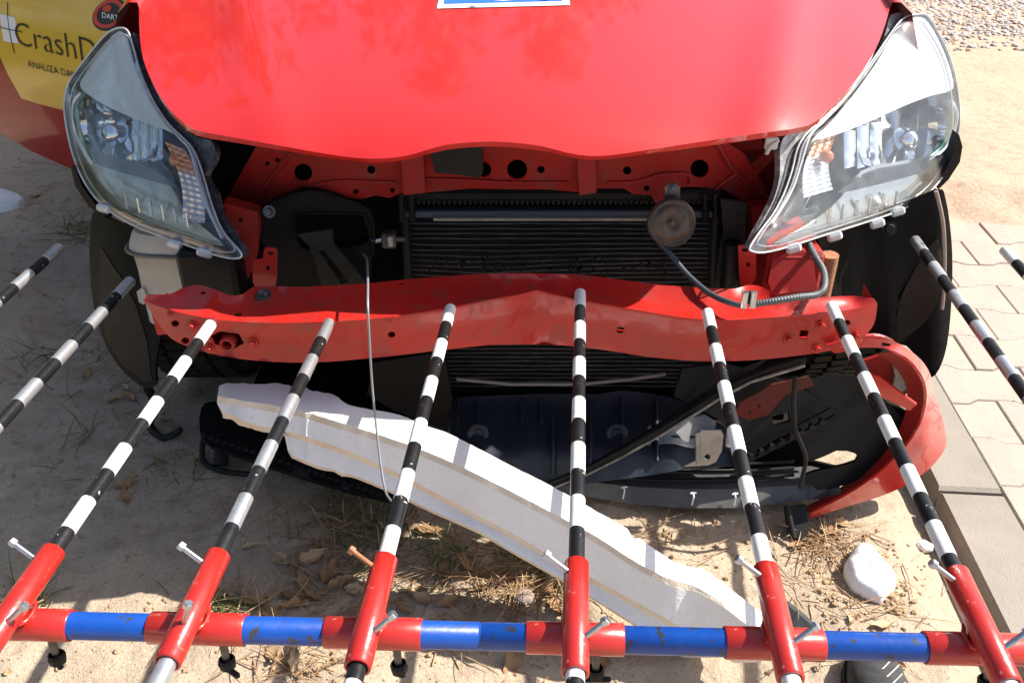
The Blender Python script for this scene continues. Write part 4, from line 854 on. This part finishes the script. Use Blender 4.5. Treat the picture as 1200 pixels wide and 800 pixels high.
# torn red bumper skin at the right corner
def zb(y): return 0.42 - 0.395 * (y - 395) / 212
bs = MB()
outer = smooth2([(1004, 398), (1012, 394), (1032, 394), (1056, 404), (1078, 420), (1090, 438), (1095, 460), (1104, 488), (1109, 515), (1105, 530), (1088, 550), (1062, 568), (1030, 582), (990, 594), (948, 608)], 3)
innr = smooth2([(950, 601), (985, 584), (1020, 562), (1050, 536), (1070, 512), (1082, 488), (1086, 466), (1084, 448), (1074, 430), (1060, 417), (1040, 409), (1015, 407), (990, 410), (975, 412)], 3)
def zskin(x, y):
    di = min(math.hypot(x - a, y - b) for a, b in innr); do_ = min(math.hypot(x - a, y - b) for a, b in outer); k = di / max(1e-6, di + do_)
    return max(0.004, zb(y) - (0.075 * k ** 1.4 - 0.01 * math.exp(-((k - 0.35) / 0.1) ** 2)) * min(1, max(0, (y - 396) / 50)) * min(1, max(0.1, (610 - y) / 90)))
bs.sheet(outer + innr, lambda x, y: at_z(x, y, zskin(x, y)), [[(1034, 401), (1045, 403), (1043, 406), (1033, 405)]], step=9, thick=0.005, mback=1)
# inward return flange that gives the skin its depth
fl1 = [at_z(x, y, zb(y)) for x, y in innr[:30]]
bs.grid([fl1, [v + Vector((-0.010, 0.045, -0.035)) for v in fl1]], 1, True)
bump = bs.build('bumper_skin', [RED, RED_DUSTY], car)
fg = MB(); fg.sheet([(1046, 422), (1062, 418), (1078, 432), (1084, 444), (1072, 458), (1060, 462), (1046, 458), (1050, 440)], lambda x, y: at_y(x, y, 1.37 + 0.0006 * (x - 1046)), step=8, thick=0.004, smooth=False); fg.build('fog_lamp_shell', SIGN_GREY, bump)
fg = MB(); fg.sheet([(1005, 425), (1035, 415), (1058, 420), (1050, 455), (1030, 462), (1008, 450)], lambda x, y: at_y(x, y, 1.40), step=10, thick=0.006); fg.build('inner_panel', RED_DUSTY, bump)
fg = MB(); fg.sheet([(1018, 438), (1030, 441), (1052, 458), (1074, 474), (1066, 481), (1044, 470), (1022, 462)], lambda x, y: at_y(x, y, 1.31 - 0.0005 * (x - 1020)), step=8, thick=0.006); fg.build('red_strut', RED, bump)
fg = MB(); fg.sheet([(1030, 470), (1056, 478), (1070, 486), (1062, 500), (1040, 495), (1020, 480)], lambda x, y: at_y(x, y, 1.36), step=9, thick=0.006); fg.build('inner_gusset', BLACK_PL, bump)
fg = MB(); fg.sheet(smooth2([(950, 445), (1000, 440), (1030, 462), (1060, 492), (1064, 512), (1046, 535), (1024, 553), (990, 568), (958, 574), (944, 556), (975, 548), (1003, 540), (1002, 531), (980, 528), (948, 541), (938, 520), (940, 480)], 2, True), lambda x, y: at_y(x, y, 1.37 - 0.0005 * (y - 450)), step=10, thick=0.008); fg.build('liner_and_shade_sheet', BLACK_PL, bump)  # liner enlarged to stand in for shaded ground; notch leaves a lit triangle
fg = MB(); fg.sheet([(840, 552), (880, 530), (905, 512), (945, 496), (952, 540), (990, 549), (962, 576), (858, 574)], lambda x, y: at_y(x, y, 1.385), step=11, thick=0.006); fg.build('shroud_and_shade_sheet', VOID, car)  # black sheet standing in for shade on the ground behind the lip
fg = MB(); fg.sheet([(968, 404), (998, 396), (1006, 404), (1003, 410), (978, 414)], lambda x, y: at_y(x, y, 1.235), [circle2(987, 407, 3.5, 8, 2)], step=8, thick=0.003); fg.build('beam_tab', RED_BEAM, car)

# left debris still attached low on the car
dl = MB(); dl.sheet(smooth2([(236, 478), (250, 470), (300, 476), (345, 500), (420, 540), (470, 575), (452, 584), (380, 566), (300, 540), (248, 522), (234, 505)], 2, True), lambda x, y: at_z(x, y, 0.085 - 0.0002 * (y - 480)), step=12, thick=0.01)
grl = dl.build('broken_grille', BLACK_PL, car)
for k in range(26):
    t = k / 25; b = MB(); x, y = 240 + t * 205, 508 + t * 68
    b.box(at_z(x, y, 0.088 - 0.0002 * (y - 480)), (0.012, 0.016, 0.008)); b.build('rib', BLACK_DUST, grl)
b = MB(); b.tube(smooth_path([at_z(240, 505, 0.07), at_z(237, 525, 0.05), at_z(240, 542, 0.03), at_z(262, 552, 0.02), at_z(300, 556, 0.02)], 6), 0.006, 0, 8); b.tube([at_z(262, 510, 0.07), at_z(258, 545, 0.03)], 0.016, 0, 8); b.build('broken_frame', BLACK_DUST, grl)
b = MB(); b.tube(smooth_path([at_z(172, 452, 0.10), at_z(182, 475, 0.05), at_z(176, 498, 0.02), at_z(190, 512, 0.015), at_z(205, 508, 0.02), at_z(212, 502, 0.03)], 6), lambda i: 0.010 - 0.0001 * i, 0, 8); b.build('liner_scrap', BLACK_PL, car)

# ------------------------------------------------------------------ MEASURING FRAME
ZR = 0.506; RD = Vector((0.0711, 0.9975, 0)).normalized()
ZB = ZR - 0.0135 - 0.0162
ba, bb = at_z(100, 733, ZB), at_z(1030, 757, ZB); BD = (bb - ba).normalized()
frame = thing('measuring_frame', (ba + (bb - ba) * 0.5).to_tuple()[:2] + (0,), 'blue crossbar with red clamps holding black and white striped measuring rods against the car', 'measuring frame')
def on_bar(px): 
    r = ray(px, 745); n = Vector((BD.y, -BD.x, 0)); t = n.dot(ba - Vector((0, 0, 0))) / n.dot(r)
    p = r * t; return ba + BD * (Vector((p.x, p.y, ba.z)) - ba).dot(BD)
tips = {-5: (70, 290), -4: (153, 329), -3: (247, 380), -2: (386, 378), -1: (528, 361), 0: (680, 343), 1: (829, 366), 2: (974, 358), 3: (1072, 281), 4: (1177, 293)}
bl = MB(); pl_, pr_ = ba - BD * 0.85, bb + BD * 0.75; jm = on_bar(563)
bl.pipe(pl_, jm - BD * 0.0012, 0.0142, 0.012); bl.build('crossbar', BLUE, frame)
bl = MB(); bl.pipe(jm + BD * 0.0012, pr_, 0.0142, 0.012); bl.tube([jm - BD * 0.004, jm + BD * 0.004], 0.0135, 0, 16); bl.build('crossbar', BLUE, frame)
for e in (pl_ + BD * 0.03, pr_ - BD * 0.03):                                # trestle legs carrying the bar, outside the picture
    lg = MB(); lg.tube([e + Vector((0, 0, -0.014)), Vector((e.x, e.y, 0.02))], 0.014, 0, 14); lg.box((e.x, e.y, 0.012), (0.06, 0.4, 0.02), bev=0.004); lg.build('leg', BLUE, frame)
clamp_me = bolt_me = None
SL0, SL1 = 0.075, 0.066                                                     # rod sleeve ahead of and behind the crossbar axis
sleeve_px = {-2: (151, 265), -1: (377, 493), 0: (612, 730), 1: (850, 970), 2: (1088, 1196)}
bx = Vector((RD.y, -RD.x, 0))                                               # to the right of a rod
for i, tp in tips.items():
    tip = at_z(tp[0], tp[1], ZR)
    n = Vector((BD.y, -BD.x, 0)); t = n.dot(Vector((ba.x, ba.y, ZR)) - tip) / n.dot(RD); cross = tip + RD * t    # above the crossbar axis
    cb_ = Vector((cross.x, cross.y, ZB))
    if clamp_me is None:
        c = MB()
        c.pipe(cross + RD * SL0, cross - RD * SL1, 0.0135, 0.0105)
        c.pipe(cb_ - BD * 0.050, cb_ + BD * 0.050, 0.0166, 0.0148)
        for q in (-1, 1):
            wp = []
            for a_ in range(9):
                th = math.pi * (a_ / 8); wp.append(cross + RD * (0.0155 * math.cos(th)) + bx * q * (0.006 + 0.0065 * math.sin(th)) + Vector((0, 0, -0.0115 - 0.004 * math.sin(th) * 0.4)))
            c.tube(wp, lambda i_: 0.0026 + 0.0006 * math.sin(i_ * 2.3), 0, 6)
        co = c.build('clamp', RED_CLAMP, frame, origin=cross); clamp_me = co.data
    else: co = link('clamp', clamp_me, frame, cross)
    # bolts: upper left, lower right, and the wing screw below
    def bolt(name, p, d, L, m, hr=0.0050, sr=0.0029):
        d = d.normalized(); b = MB(); b.tube([p, p + d * (L - 0.006)], sr, 0, 10); b.lathe(p + d * (L - 0.006), d, [(0, 0), (hr, 0), (hr, 0.0055), (hr * 0.8, 0.0065), (0, 0.0065)], 0, 6, False)
        return b.build(name, m, co, origin=p)
    bolt('bolt', cross + RD * (SL0 - 0.018) - bx * 0.0105 + Vector((0, 0, 0.008)), -bx * 0.85 + Vector((0, 0, 0.55)) + RD * 0.25, 0.030, RUST if i == -1 else STEEL)
    up = (i == -2)
    bolt('bolt', cross - RD * (SL1 - 0.038) + bx * (0.004 if up else 0.0095) + Vector((0, 0, 0.012 if up else 0.0085)), (bx * 0.30 + Vector((0, 0, 0.9)) + RD * 0.1) if up else (bx * 0.75 + Vector((0, 0, 0.65)) + RD * 0.25), 0.028, STEEL)
    w_ = MB(); p = cb_ + BD * 0.022 - Vector((0, 0, 0.0166)); d = Vector((0.05, -0.15, -1)).normalized()
    w_.tube([p + Vector((0, 0, 0.003)), p + d * 0.036], 0.0042, 0, 10); w_.lathe(p + d * 0.024, d, [(0.008, 0), (0.0095, 0.004), (0.0085, 0.012), (0, 0.013)], 1, 8, False)
    w_.box(p + d * 0.04, (0.032 if i % 2 == 0 else 0.012, 0.006, 0.007), 1, rot=Matrix.Rotation(0.3 * i, 3, 'Z'), bev=0.002); w_.build('wing_screw', [DARK_STEEL, BLACK_DUST], co)
    # the rod itself: bands along the tube
    back = 0.42 + 0.03 * (i % 3); total = (tip - cross).length + back
    if total > 1.35: total = 1.35
    s_ = [0.0, 0.002, 0.053]
    while s_[-1] < total: s_.append(0.053 + 0.05 * (len(s_) - 2) + random.uniform(-0.0016, 0.0016))
    lite = {-5: 1, -4: 1, -2: 1, 3: 1}.get(i, 0)
    pts, rr, mm = [], [], []; clamp_s = (tip - cross).length
    for a, b in zip(s_, s_[1:]):
        k = 0 if a < 0.03 else int(round((a - 0.053) / 0.05)) + 1
        if a > clamp_s - 0.02 and i in (-3, -2, 1, 2): k = 0
        rad_ = 0.0092 if k % 2 == 0 else 0.0089
        if a == 0.0: pts.append(tip - RD * a); rr.append(0.0075); mm.append(lite)
        pts.append(tip - RD * (a if a else 0.0011) - RD * (0.0004 if a > 0 else 0)); rr.append(rad_)
        mm.append({0: 0, 1: 1}[lite] if k % 2 == 0 else 2)
        pts.append(tip - RD * b); rr.append(rad_); mm.append({0: 0, 1: 1}[lite] if k % 2 == 0 else 2)
    ro = MB(); ro.tube(pts, rr, 0, 18, True, True, mm[:len(pts) - 1])
    ro.build('rod', [mat('rod_white_%d' % (i + 5), (0.80, 0.79, 0.76), 0.38, 0, (0.64, 0.62, 0.58), 60, (0.5, 0.8), 0.1, 100) if i == -3 else WHITE_BAND, ALU, BLACK_BAND], frame)

# ------------------------------------------------------------------ the white foam absorber lying under the rods
FZ = lerp_table([(250, 0.36), (400, 0.345), (560, 0.305), (700, 0.235), (800, 0.18), (900, 0.13)])
e0 = smooth2([(257, 452), (268, 449), (300, 450), (325, 449), (350, 454), (378, 460), (392, 463), (408, 474), (432, 479), (468, 486), (500, 499), (524, 507), (560, 525), (600, 546), (640, 566), (700, 599), (738, 621), (744, 627), (760, 638), (785, 655), (806, 663), (826, 668), (845, 681), (868, 699), (891, 716)], 4)
e1 = smooth2([(259, 468), (280, 472), (305, 476), (350, 484), (400, 499), (450, 515), (500, 533), (550, 555), (600, 580), (650, 606), (700, 633), (745, 662), (785, 682), (815, 690), (845, 707), (872, 728), (892, 742)], 4)
e2 = smooth2([(266, 488), (285, 497), (305, 502), (340, 509), (400, 529), (450, 550), (500, 575), (550, 602), (600, 628), (650, 657), (700, 684), (740, 706), (775, 725), (805, 742), (830, 757), (860, 775)], 4)
e3 = smooth2([(341, 536), (372, 549), (392, 553), (400, 558), (412, 559), (450, 574), (500, 598), (550, 620), (570, 630), (600, 648), (650, 676), (700, 706), (740, 731), (775, 752), (800, 770)], 4)
fe = [lerp_table(e) for e in (e0, e1, e2, e3)]
fm = MB(); rows = []; matrow = [0, 1, 2, 1, 2, 1]
N = 150
for k in range(N + 1):
    x = 257 + (892 - 257) * k / N
    nz = lambda s, a: 0.6 * a * noise.noise(Vector((x * 0.06, s, 0))) + 0.6 * a * noise.noise(Vector((x * 0.25, s + 3, 0)))
    rough = 1.0 + 2.2 * math.exp(-((x - 300) / 90) ** 2)
    tear = 5 * max(0, noise.noise(Vector((x * 0.11, 9, 0)))) * math.exp(-((x - 300) / 110) ** 2)
    xx = [x, x + 2, x + 5, x + 6, x + 12, x + 13]
    z = FZ(x)
    pt = []
    f0, f1, f2, f3 = fe[0](x), fe[1](x), fe[2](x), fe[3](max(341, x))
    edge = 8 if x < 800 else 8 * max(0.3, (900 - x) / 100)
    third = max(0.0, min(1.0, (x - 333) / 6.0))
    def face(px, py, Y):
        v = at_y(px, py, Y); v.z = max(v.z, 0.002); return v
    nick = 4.5 * max(0, noise.noise(Vector((x * 0.045, 21, 0))) - 0.25) + (5 if 739 < x < 746 else 0)
    pt.append(at_z(x, f0 + nz(1, 0.5 * rough) - tear + nick, z + 0.006 * noise.noise(Vector((x * 0.09, 31, 0))) * math.exp(-((x - 300) / 120) ** 2))); top = at_z(x, f1 - edge * 0.5 + nz(2, 0.6 * rough) + tear, z - 0.004); pt.append(top)
    Y1 = top.y - 0.004; pt.append(face(x, f1 + edge * 0.5 + nz(3, 0.5 * rough), Y1))
    pt.append(face(x, f2 - edge * 0.45 + nz(4, 0.5 * rough), Y1 - 0.012)); p2 = face(x, f2 + edge * 0.35 + nz(5, 0.5 * rough), Y1 - 0.004); pt.append(p2)
    if third > 0:
        pt.append(face(x, f2 + (f3 - f2) * third - edge * 0.4 * third + nz(6, 0.6), Y1 - 0.018)); pt.append(face(x, f2 + (f3 - f2) * third + nz(7, 0.6), Y1 - 0.010))
    else:
        pt.append(p2 + Vector((0, 0.003, -0.001))); pt.append(p2 + Vector((0, 0.006, -0.002)))
    back_top = pt[0] + Vector((0.004, 0.012, -0.02)); back_low = Vector((pt[0].x + 0.01, pt[0].y + 0.02, max(0.0, pt[-1].z + 0.002)))
    if k < 6:
        for j, q in enumerate(pt): q.x += 0.012 * (1 - k / 6) * (noise.noise(Vector((j * 2.7, 4, 1))) + 0.5 * noise.noise(Vector((j * 5.1, k, 1)))) + (0.008 if j > 2 else 0) * (1 - k / 6)
    rows.append(pt + [back_low, back_top])
mcol = [0, 1, 2, 1, 2, 1, 1, 0, 0]
n_ = len(rows[0])
for j in range(n_):
    fm.grid([[r[j], r[(j + 1) % n_]] for r in rows], mcol[j], True)
fm.add(rows[0], [tuple(range(n_))], 1); fm.add(rows[-1], [tuple(reversed(range(n_)))], 0)
foam = fm.build('foam_absorber', [FOAM, FOAM_EDGE, FOAM_DIRTY], origin=(0.0, 1.15, 0.0), label='long stepped white foam bumper core lying diagonally under the striped rods', category='foam bar')

def put(px, py, lift=0.0):
    p = at_z(px, py, 0.0)
    for _ in range(3): p = at_z(px, py, ground_z(p.x, p.y) + lift)
    return p
# lump of foam on the sand
fc = MB(); v, f = ICO[3]; c = put(1015, 678, 0.02)
pts = smooth2([(1008, 645), (1020, 650), (1034, 668), (1048, 688), (1040, 698), (1030, 707), (1012, 700), (996, 690), (988, 672), (992, 660), (1000, 648)], 3, True)
topz = 0.034
ring0 = [put(x, y, 0.0) - Vector((0, 0, 0.004)) for x, y in pts]; ctr = sum(ring0, Vector()) / len(ring0); rings = [ring0]
for s_, hh in ((1.02, 0.012), (0.98, 0.024), (0.86, 0.034), (0.62, 0.040), (0.32, 0.042), (0.03, 0.041)):
    rings.append([ctr + (q - ctr) * s_ + Vector((0, 0, hh + 0.006 * noise.noise(q * 25 + Vector((0, 0, hh * 50)))) ) for q in ring0])
fc.grid(rings, 0, True, True); fc.build('foam_chunk', FOAM_DIRTY, label='broken lump of white foam on the sand near the pavement', category='foam lump')
# small black trim off-cut by the last but one rod
bt_ = MB(); rows = []
for x, y, w in ((905, 700, 4), (922, 708, 10), (940, 722, 13), (960, 740, 14), (985, 758, 12)):
    a = put(x, y, 0.02); q = put(x - w, y + w * 0.7, 0.005); rows.append([a + Vector((0.006, 0.012, -0.014)), a + Vector((0.004, 0.008, 0)), a, q, q + Vector((0, 0, -0.006))])
bt_.grid(rows, 0, False); bt_.build('trim_scrap', mat('black_trim_scrap', (0.05, 0.05, 0.05), 0.35, 0, (0.12, 0.12, 0.12), 8), label='black plastic trim scrap on the sand beside the foam bar end', category='plastic scrap')

# shoes at the edges of the picture
def shoe(name, toe, direc, mup, msole, label, cat='shoe', L=0.27, grid_lines=False):
    d = Vector(direc).normalized(); sd = Vector((d.y, -d.x, 0)); up = Vector((0, 0, 1))
    root = thing(name, toe - d * L * 0.5, label, cat)
    prof = [(0.0, 0.010, 0.030), (0.012, 0.028, 0.040), (0.035, 0.040, 0.050), (0.07, 0.046, 0.058), (0.11, 0.045, 0.070), (0.15, 0.040, 0.088), (0.19, 0.036, 0.098), (0.23, 0.034, 0.096), (0.26, 0.028, 0.092), (0.27, 0.016, 0.080)]
    u_ = MB(); s_ = MB(); rows = []; rs = []
    for x, w, hh in prof:
        b = toe - d * x
        rows.append([b + sd * (w * math.cos(t)) + up * (0.024 + (hh - 0.024) * math.sin(t) ** 0.7) for t in [math.pi * k / 12 for k in range(13)]])
        w2 = w + 0.004; rs.append([b + sd * w2 + up * 0.0, b + sd * w2 + up * 0.026, b - sd * w2 + up * 0.026, b - sd * w2 + up * 0.0])
    u_.grid(rows, 0, True); u_.add(rows[0], [tuple(range(13))]); u_.add(rows[-1], [tuple(range(13))]); u_.build('upper', mup, root)
    s_.grid(rs, 0, False, True); s_.add(rs[0], [(0, 1, 2, 3)]); s_.add(rs[-1], [(3, 2, 1, 0)]); s_.build('sole', msole, root)
    lc = MB()
    for k in range(5 if not grid_lines else 6):
        x = (0.10 + k * 0.018) if not grid_lines else (0.015 + k * 0.02)
        i_ = max(j for j in range(len(prof) - 1) if prof[j][0] <= x); t = (x - prof[i_][0]) / (prof[i_ + 1][0] - prof[i_][0])
        w = prof[i_][1] + (prof[i_ + 1][1] - prof[i_][1]) * t; hh = prof[i_][2] + (prof[i_ + 1][2] - prof[i_][2]) * t
        lc.tube([toe - d * (x + (0.02 * (a - 1) if grid_lines else 0)) + sd * (w * math.cos(tt)) + up * (0.0255 + (hh - 0.024) * math.sin(tt) ** 0.7) for a, tt in enumerate((0.9, 1.3, 1.7, 2.2))], 0.0018, 0, 5)
    lc.build('laces', WHITE_INK if not grid_lines else SIGN_GREY, root)
shoe('shoe', put(27, 244), (1, -0.12, 0), SHOE, WHITE_INK, 'white canvas shoe standing on shaded sand at the left edge')
shoe('shoe', put(1014, 770), (0.15, 1, 0), SHOE_DARK, RUBBER, 'dark shoe toe with crossed pale lines below the blue crossbar', grid_lines=True)

# ------------------------------------------------------------------ litter on the ground
def leaf(px, py, L, m, yaw, curl=0.5, lift=0.004, roll=0.2, label=None):
    p = put(px, py, lift); rows = []; W = L * random.uniform(0.42, 0.6)
    R3 = Matrix.Rotation(yaw, 3, 'Z') @ Matrix.Rotation(roll, 3, 'X') @ Matrix.Rotation(-curl * 0.35, 3, 'Y'); fold = random.uniform(0.15, 0.7)
    for i in range(9):
        t = i / 8; w = W * 0.5 * (math.sin(math.pi * min(1, t * 1.02 + 0.02)) ** 0.75) * (1 - 0.35 * t) * (1 + 0.22 * math.sin(i * 2.4 + px)); r_ = []
        for j in (-1, -0.5, 0, 0.5, 1):
            z = abs(j) * w * fold * 1.3 + curl * L * 0.55 * (t - 0.5) ** 2 + 0.16 * L * noise.noise(Vector((t * 3 + px, j * 2, py)))
            r_.append(p + R3 @ Vector(((t - 0.5) * L, j * w, z)))
        rows.append(r_)
    mb = MB(); mb.grid(rows, 0, True); dn_ = Vector((0, 0, -0.0006)); mb.grid([[v + dn_ for v in r_] for r_ in rows], 0, True)
    st_ = p + R3 @ Vector((-0.5 * L, 0, curl * L * 0.13)); mb.tube([st_, st_ + R3 @ Vector((-0.12 * L, 0.02 * L, 0.01)), st_ + R3 @ Vector((-0.28 * L, 0.06 * L, 0.0))], 0.0008, 0, 4)
    return mb.build('dry_leaf', m, label=label or 'dry brown curled leaf lying on the sand', category='leaf', group='fallen dry leaves on the sand')
LEAVES = [(330, 655, .05), (347, 657, .05), (368, 652, .06), (374, 640, .04), (355, 683, .055), (388, 668, .06), (400, 682, .05), (345, 708, .06), (338, 698, .04), (300, 706, .05), (296, 640, .04), (505, 622, .07), (550, 664, .07), (602, 772, .07), (497, 702, .05), (478, 694, .045), (470, 712, .04), (560, 690, .04), (650, 712, .05), (640, 690, .04), (935, 640, .035), (972, 622, .05), (955, 632, .04), (1000, 722, .03), (1032, 732, .04), (1046, 772, .05), (150, 464, .045), (136, 468, .04), (146, 454, .03), (195, 492, .035), (102, 437, .035), (150, 565, .05), (146, 580, .045), (40, 160, .05), (40, 230, .04), (118, 268, .05), (22, 322, .06), (365, 700, .05), (415, 690, .04), (525, 705, .045), (320, 720, .05), (705, 780, .05), (560, 740, .03), (985, 612, .035), (690, 735, .04), (455, 735, .05), (320, 765, .05), (346, 773, .05), (160, 232, .04)]
LEAF_LABELS = {6: 'curled brown leaf with a bright edge left of the rusty bolt', 11: 'dry leaf standing upright in the shade left of the foam bar', 12: 'big brown leaf lying in shade left of the foam bar, right of the third clamp', 13: 'large dry leaf in front of the blue crossbar joint', 20: 'small tan leaf in the shade behind the foam bar end', 31: 'long dry leaf lying alone in the shade between the two left rods', 30: 'narrow dry leaf furthest to the left behind the wheel liner', 39: 'dry leaf lying in sun by the first blue pipe right of the middle', 33: 'dry leaf at the sunlit patch below the open door', 36: 'dry leaf beside the tip of the leftmost rod', 35: 'yellowish dry leaf on shaded sand between the shoe and the headlight', 45: 'dry leaf left of the thumb screw below the third clamp', 25: 'dry leaf in front of the right blue pipe beside the dark shoe'}
for k, (x, y, L) in enumerate(LEAVES):
    leaf(x, y, L, random.choice((LEAF_A, LEAF_A, LEAF_B)), random.uniform(0, 6.28), random.uniform(0.2, 0.9), 0.006, random.uniform(-0.5, 0.5), LEAF_LABELS.get(k))

def blades(name, regions, m, seed, wd, kind='stuff', up=0.2, Lr=(0.03, 0.12)):
    random.seed(seed); mb = MB()
    for x0, y0, x1, y1, n in regions:
        for _ in range(n):
            # gaussian blob in the rectangle
            x = random.gauss((x0 + x1) / 2, (x1 - x0) / 4); y = random.gauss((y0 + y1) / 2, (y1 - y0) / 4)
            p = put(x, y, 0.002); L = random.uniform(*Lr); a = random.uniform(0, 6.28); e = abs(random.gauss(0, up)); b = random.uniform(-0.8, 0.8)
            d = Vector((math.cos(a), math.sin(a), 0)); q = Vector((-d.y, d.x, 0)); mm = random.choice(range(len(m)))
            pts = [p, p + d * L * 0.35 * math.cos(e) + Vector((0, 0, L * 0.35 * math.sin(e))) + q * b * L * 0.05, p + d * L * 0.7 * math.cos(e) + Vector((0, 0, L * 0.6 * math.sin(e))) + q * b * L * 0.16, p + d * L * math.cos(e) + Vector((0, 0, L * 0.7 * math.sin(e))) + q * b * L * 0.3]
            w = wd * random.uniform(0.6, 1.3); mb.tube(pts, [w, w, w * 0.8, w * 0.25], mm, 3, False)
    return mb.build(name, m, origin=(0, 1, 0), kind=kind)
blades('straw', [(450, 590, 720, 760, 330), (330, 640, 470, 740, 110), (560, 650, 690, 700, 160), (240, 690, 330, 740, 60), (300, 560, 480, 640, 120), (920, 600, 1010, 660, 110), (880, 640, 1090, 780, 70), (20, 380, 240, 560, 70), (0, 170, 130, 300, 50), (280, 760, 420, 800, 60), (700, 590, 880, 660, 40)], [STRAW, LEAF_B, LEAF_A], 11, 0.0011)
blades('grass', [(375, 590, 500, 650, 170), (110, 395, 160, 425, 26), (10, 400, 80, 450, 24), (60, 255, 130, 290, 70), (225, 695, 285, 725, 60), (0, 690, 60, 720, 40), (600, 630, 680, 690, 50), (160, 530, 260, 570, 30), (55, 470, 130, 560, 14), (480, 620, 560, 680, 50)], [GRASS, GRASS, STRAW], 12, 0.0013, up=0.6, Lr=(0.03, 0.10))
random.seed(13)
cl = MB()
for x0, y0, x1, y1, n, r0, r1 in ((900, 620, 1090, 790, 420, .001, .005), (940, 660, 990, 710, 50, .002, .007), (1035, 680, 1060, 720, 50, .002, .008), (300, 690, 760, 800, 260, .0015, .005), (0, 540, 330, 790, 420, .0012, .005), (120, 430, 300, 600, 160, .0012, .005), (0, 160, 240, 560, 320, .0015, .006), (690, 600, 900, 680, 120, .002, .006)):
    for k in range(n):
        p = put(random.uniform(x0, x1), random.uniform(y0, y1)); r = r0 + (r1 - r0) * random.random() ** 2.5
        cl.rock(p + Vector((0, 0, r * 0.3)), r, 0 if random.random() < 0.93 else 1, (1, 1, 0.75), k, 1 if r > .004 else 0, 0.7)
cl.build('sand_clods', [CLOD, LEAF_B], origin=(0, 1, 0), kind='stuff')
for x, y, r, lab, m in ((615, 700, 0.016, 'pinkish grey pebble on the sand left of the middle rod', mat('pink_stone', (0.36, 0.26, 0.22), 0.8, 0, (0.22, 0.17, 0.15), 30)), (722, 160 + 465, 0.010, 'small pebble in the shade under the black lower lip', STONE), (1083, 640, 0.014, 'small pale foam crumb on the sand near the pavement edge', FOAM)):
    s_ = MB(); s_.rock(put(x, y, r * 0.3), r, 0, (1.2, 1, 0.7), x, 2); s_.build('pebble' if m is not FOAM else 'foam_crumb', m, label=lab, category='pebble' if m is not FOAM else 'foam crumb')

# the wood beyond the yard on the left and behind the car: out of the picture, but it shows in the paint and in the lamps
random.seed(21)
wd = MB(); LEAF_T = mat('tree_foliage', (0.045, 0.075, 0.02), 0.7, 0, (0.09, 0.10, 0.03), 0.8); BARK = mat('tree_bark', (0.10, 0.075, 0.055), 0.9)
for tx, ty, th in ((-4.2, 11, 11), (-1.6, 12, 12.5), (0.9, 13, 12), (-7.5, 10, 10), (-9.5, 7, 9), (-10, 4, 9), (-10.5, 1, 9), (-10, -2, 8), (-11, -5, 9), (-6.5, 13, 11)):
    wd.tube([(tx, ty, 0), (tx + 0.1, ty, th * 0.35), (tx, ty + 0.1, th * 0.8)], [0.22, 0.17, 0.05], 1, 8)
    for c in range(46):
        a = random.uniform(0, 6.28); q = random.random() ** 0.5; hh = random.uniform(0.12, 1.0); rr = 2.3 * math.sin(min(1, hh * 1.05 + 0.1) * math.pi) ** 0.6
        cx, cy, cz = tx + rr * q * math.cos(a), ty + rr * q * math.sin(a), th * hh
        if c % 3 == 0: wd.tube([(tx, ty, th * hh * 0.8), (cx, cy, cz)], [0.05, 0.02], 1, 5)
        for k in range(46):
            p = Vector((cx, cy, cz)) + noise.random_unit_vector() * random.uniform(0.1, 0.75); u_ = noise.random_unit_vector(); v_ = u_.orthogonal().normalized(); L = random.uniform(0.10, 0.22)
            wd.add([p - u_ * L, p + v_ * L * 0.5, p + u_ * L, p - v_ * L * 0.5], [(0, 1, 2, 3)], 0)
wd.build('woodland', [LEAF_T, BARK], origin=(-4, 8, 0), kind='stuff')
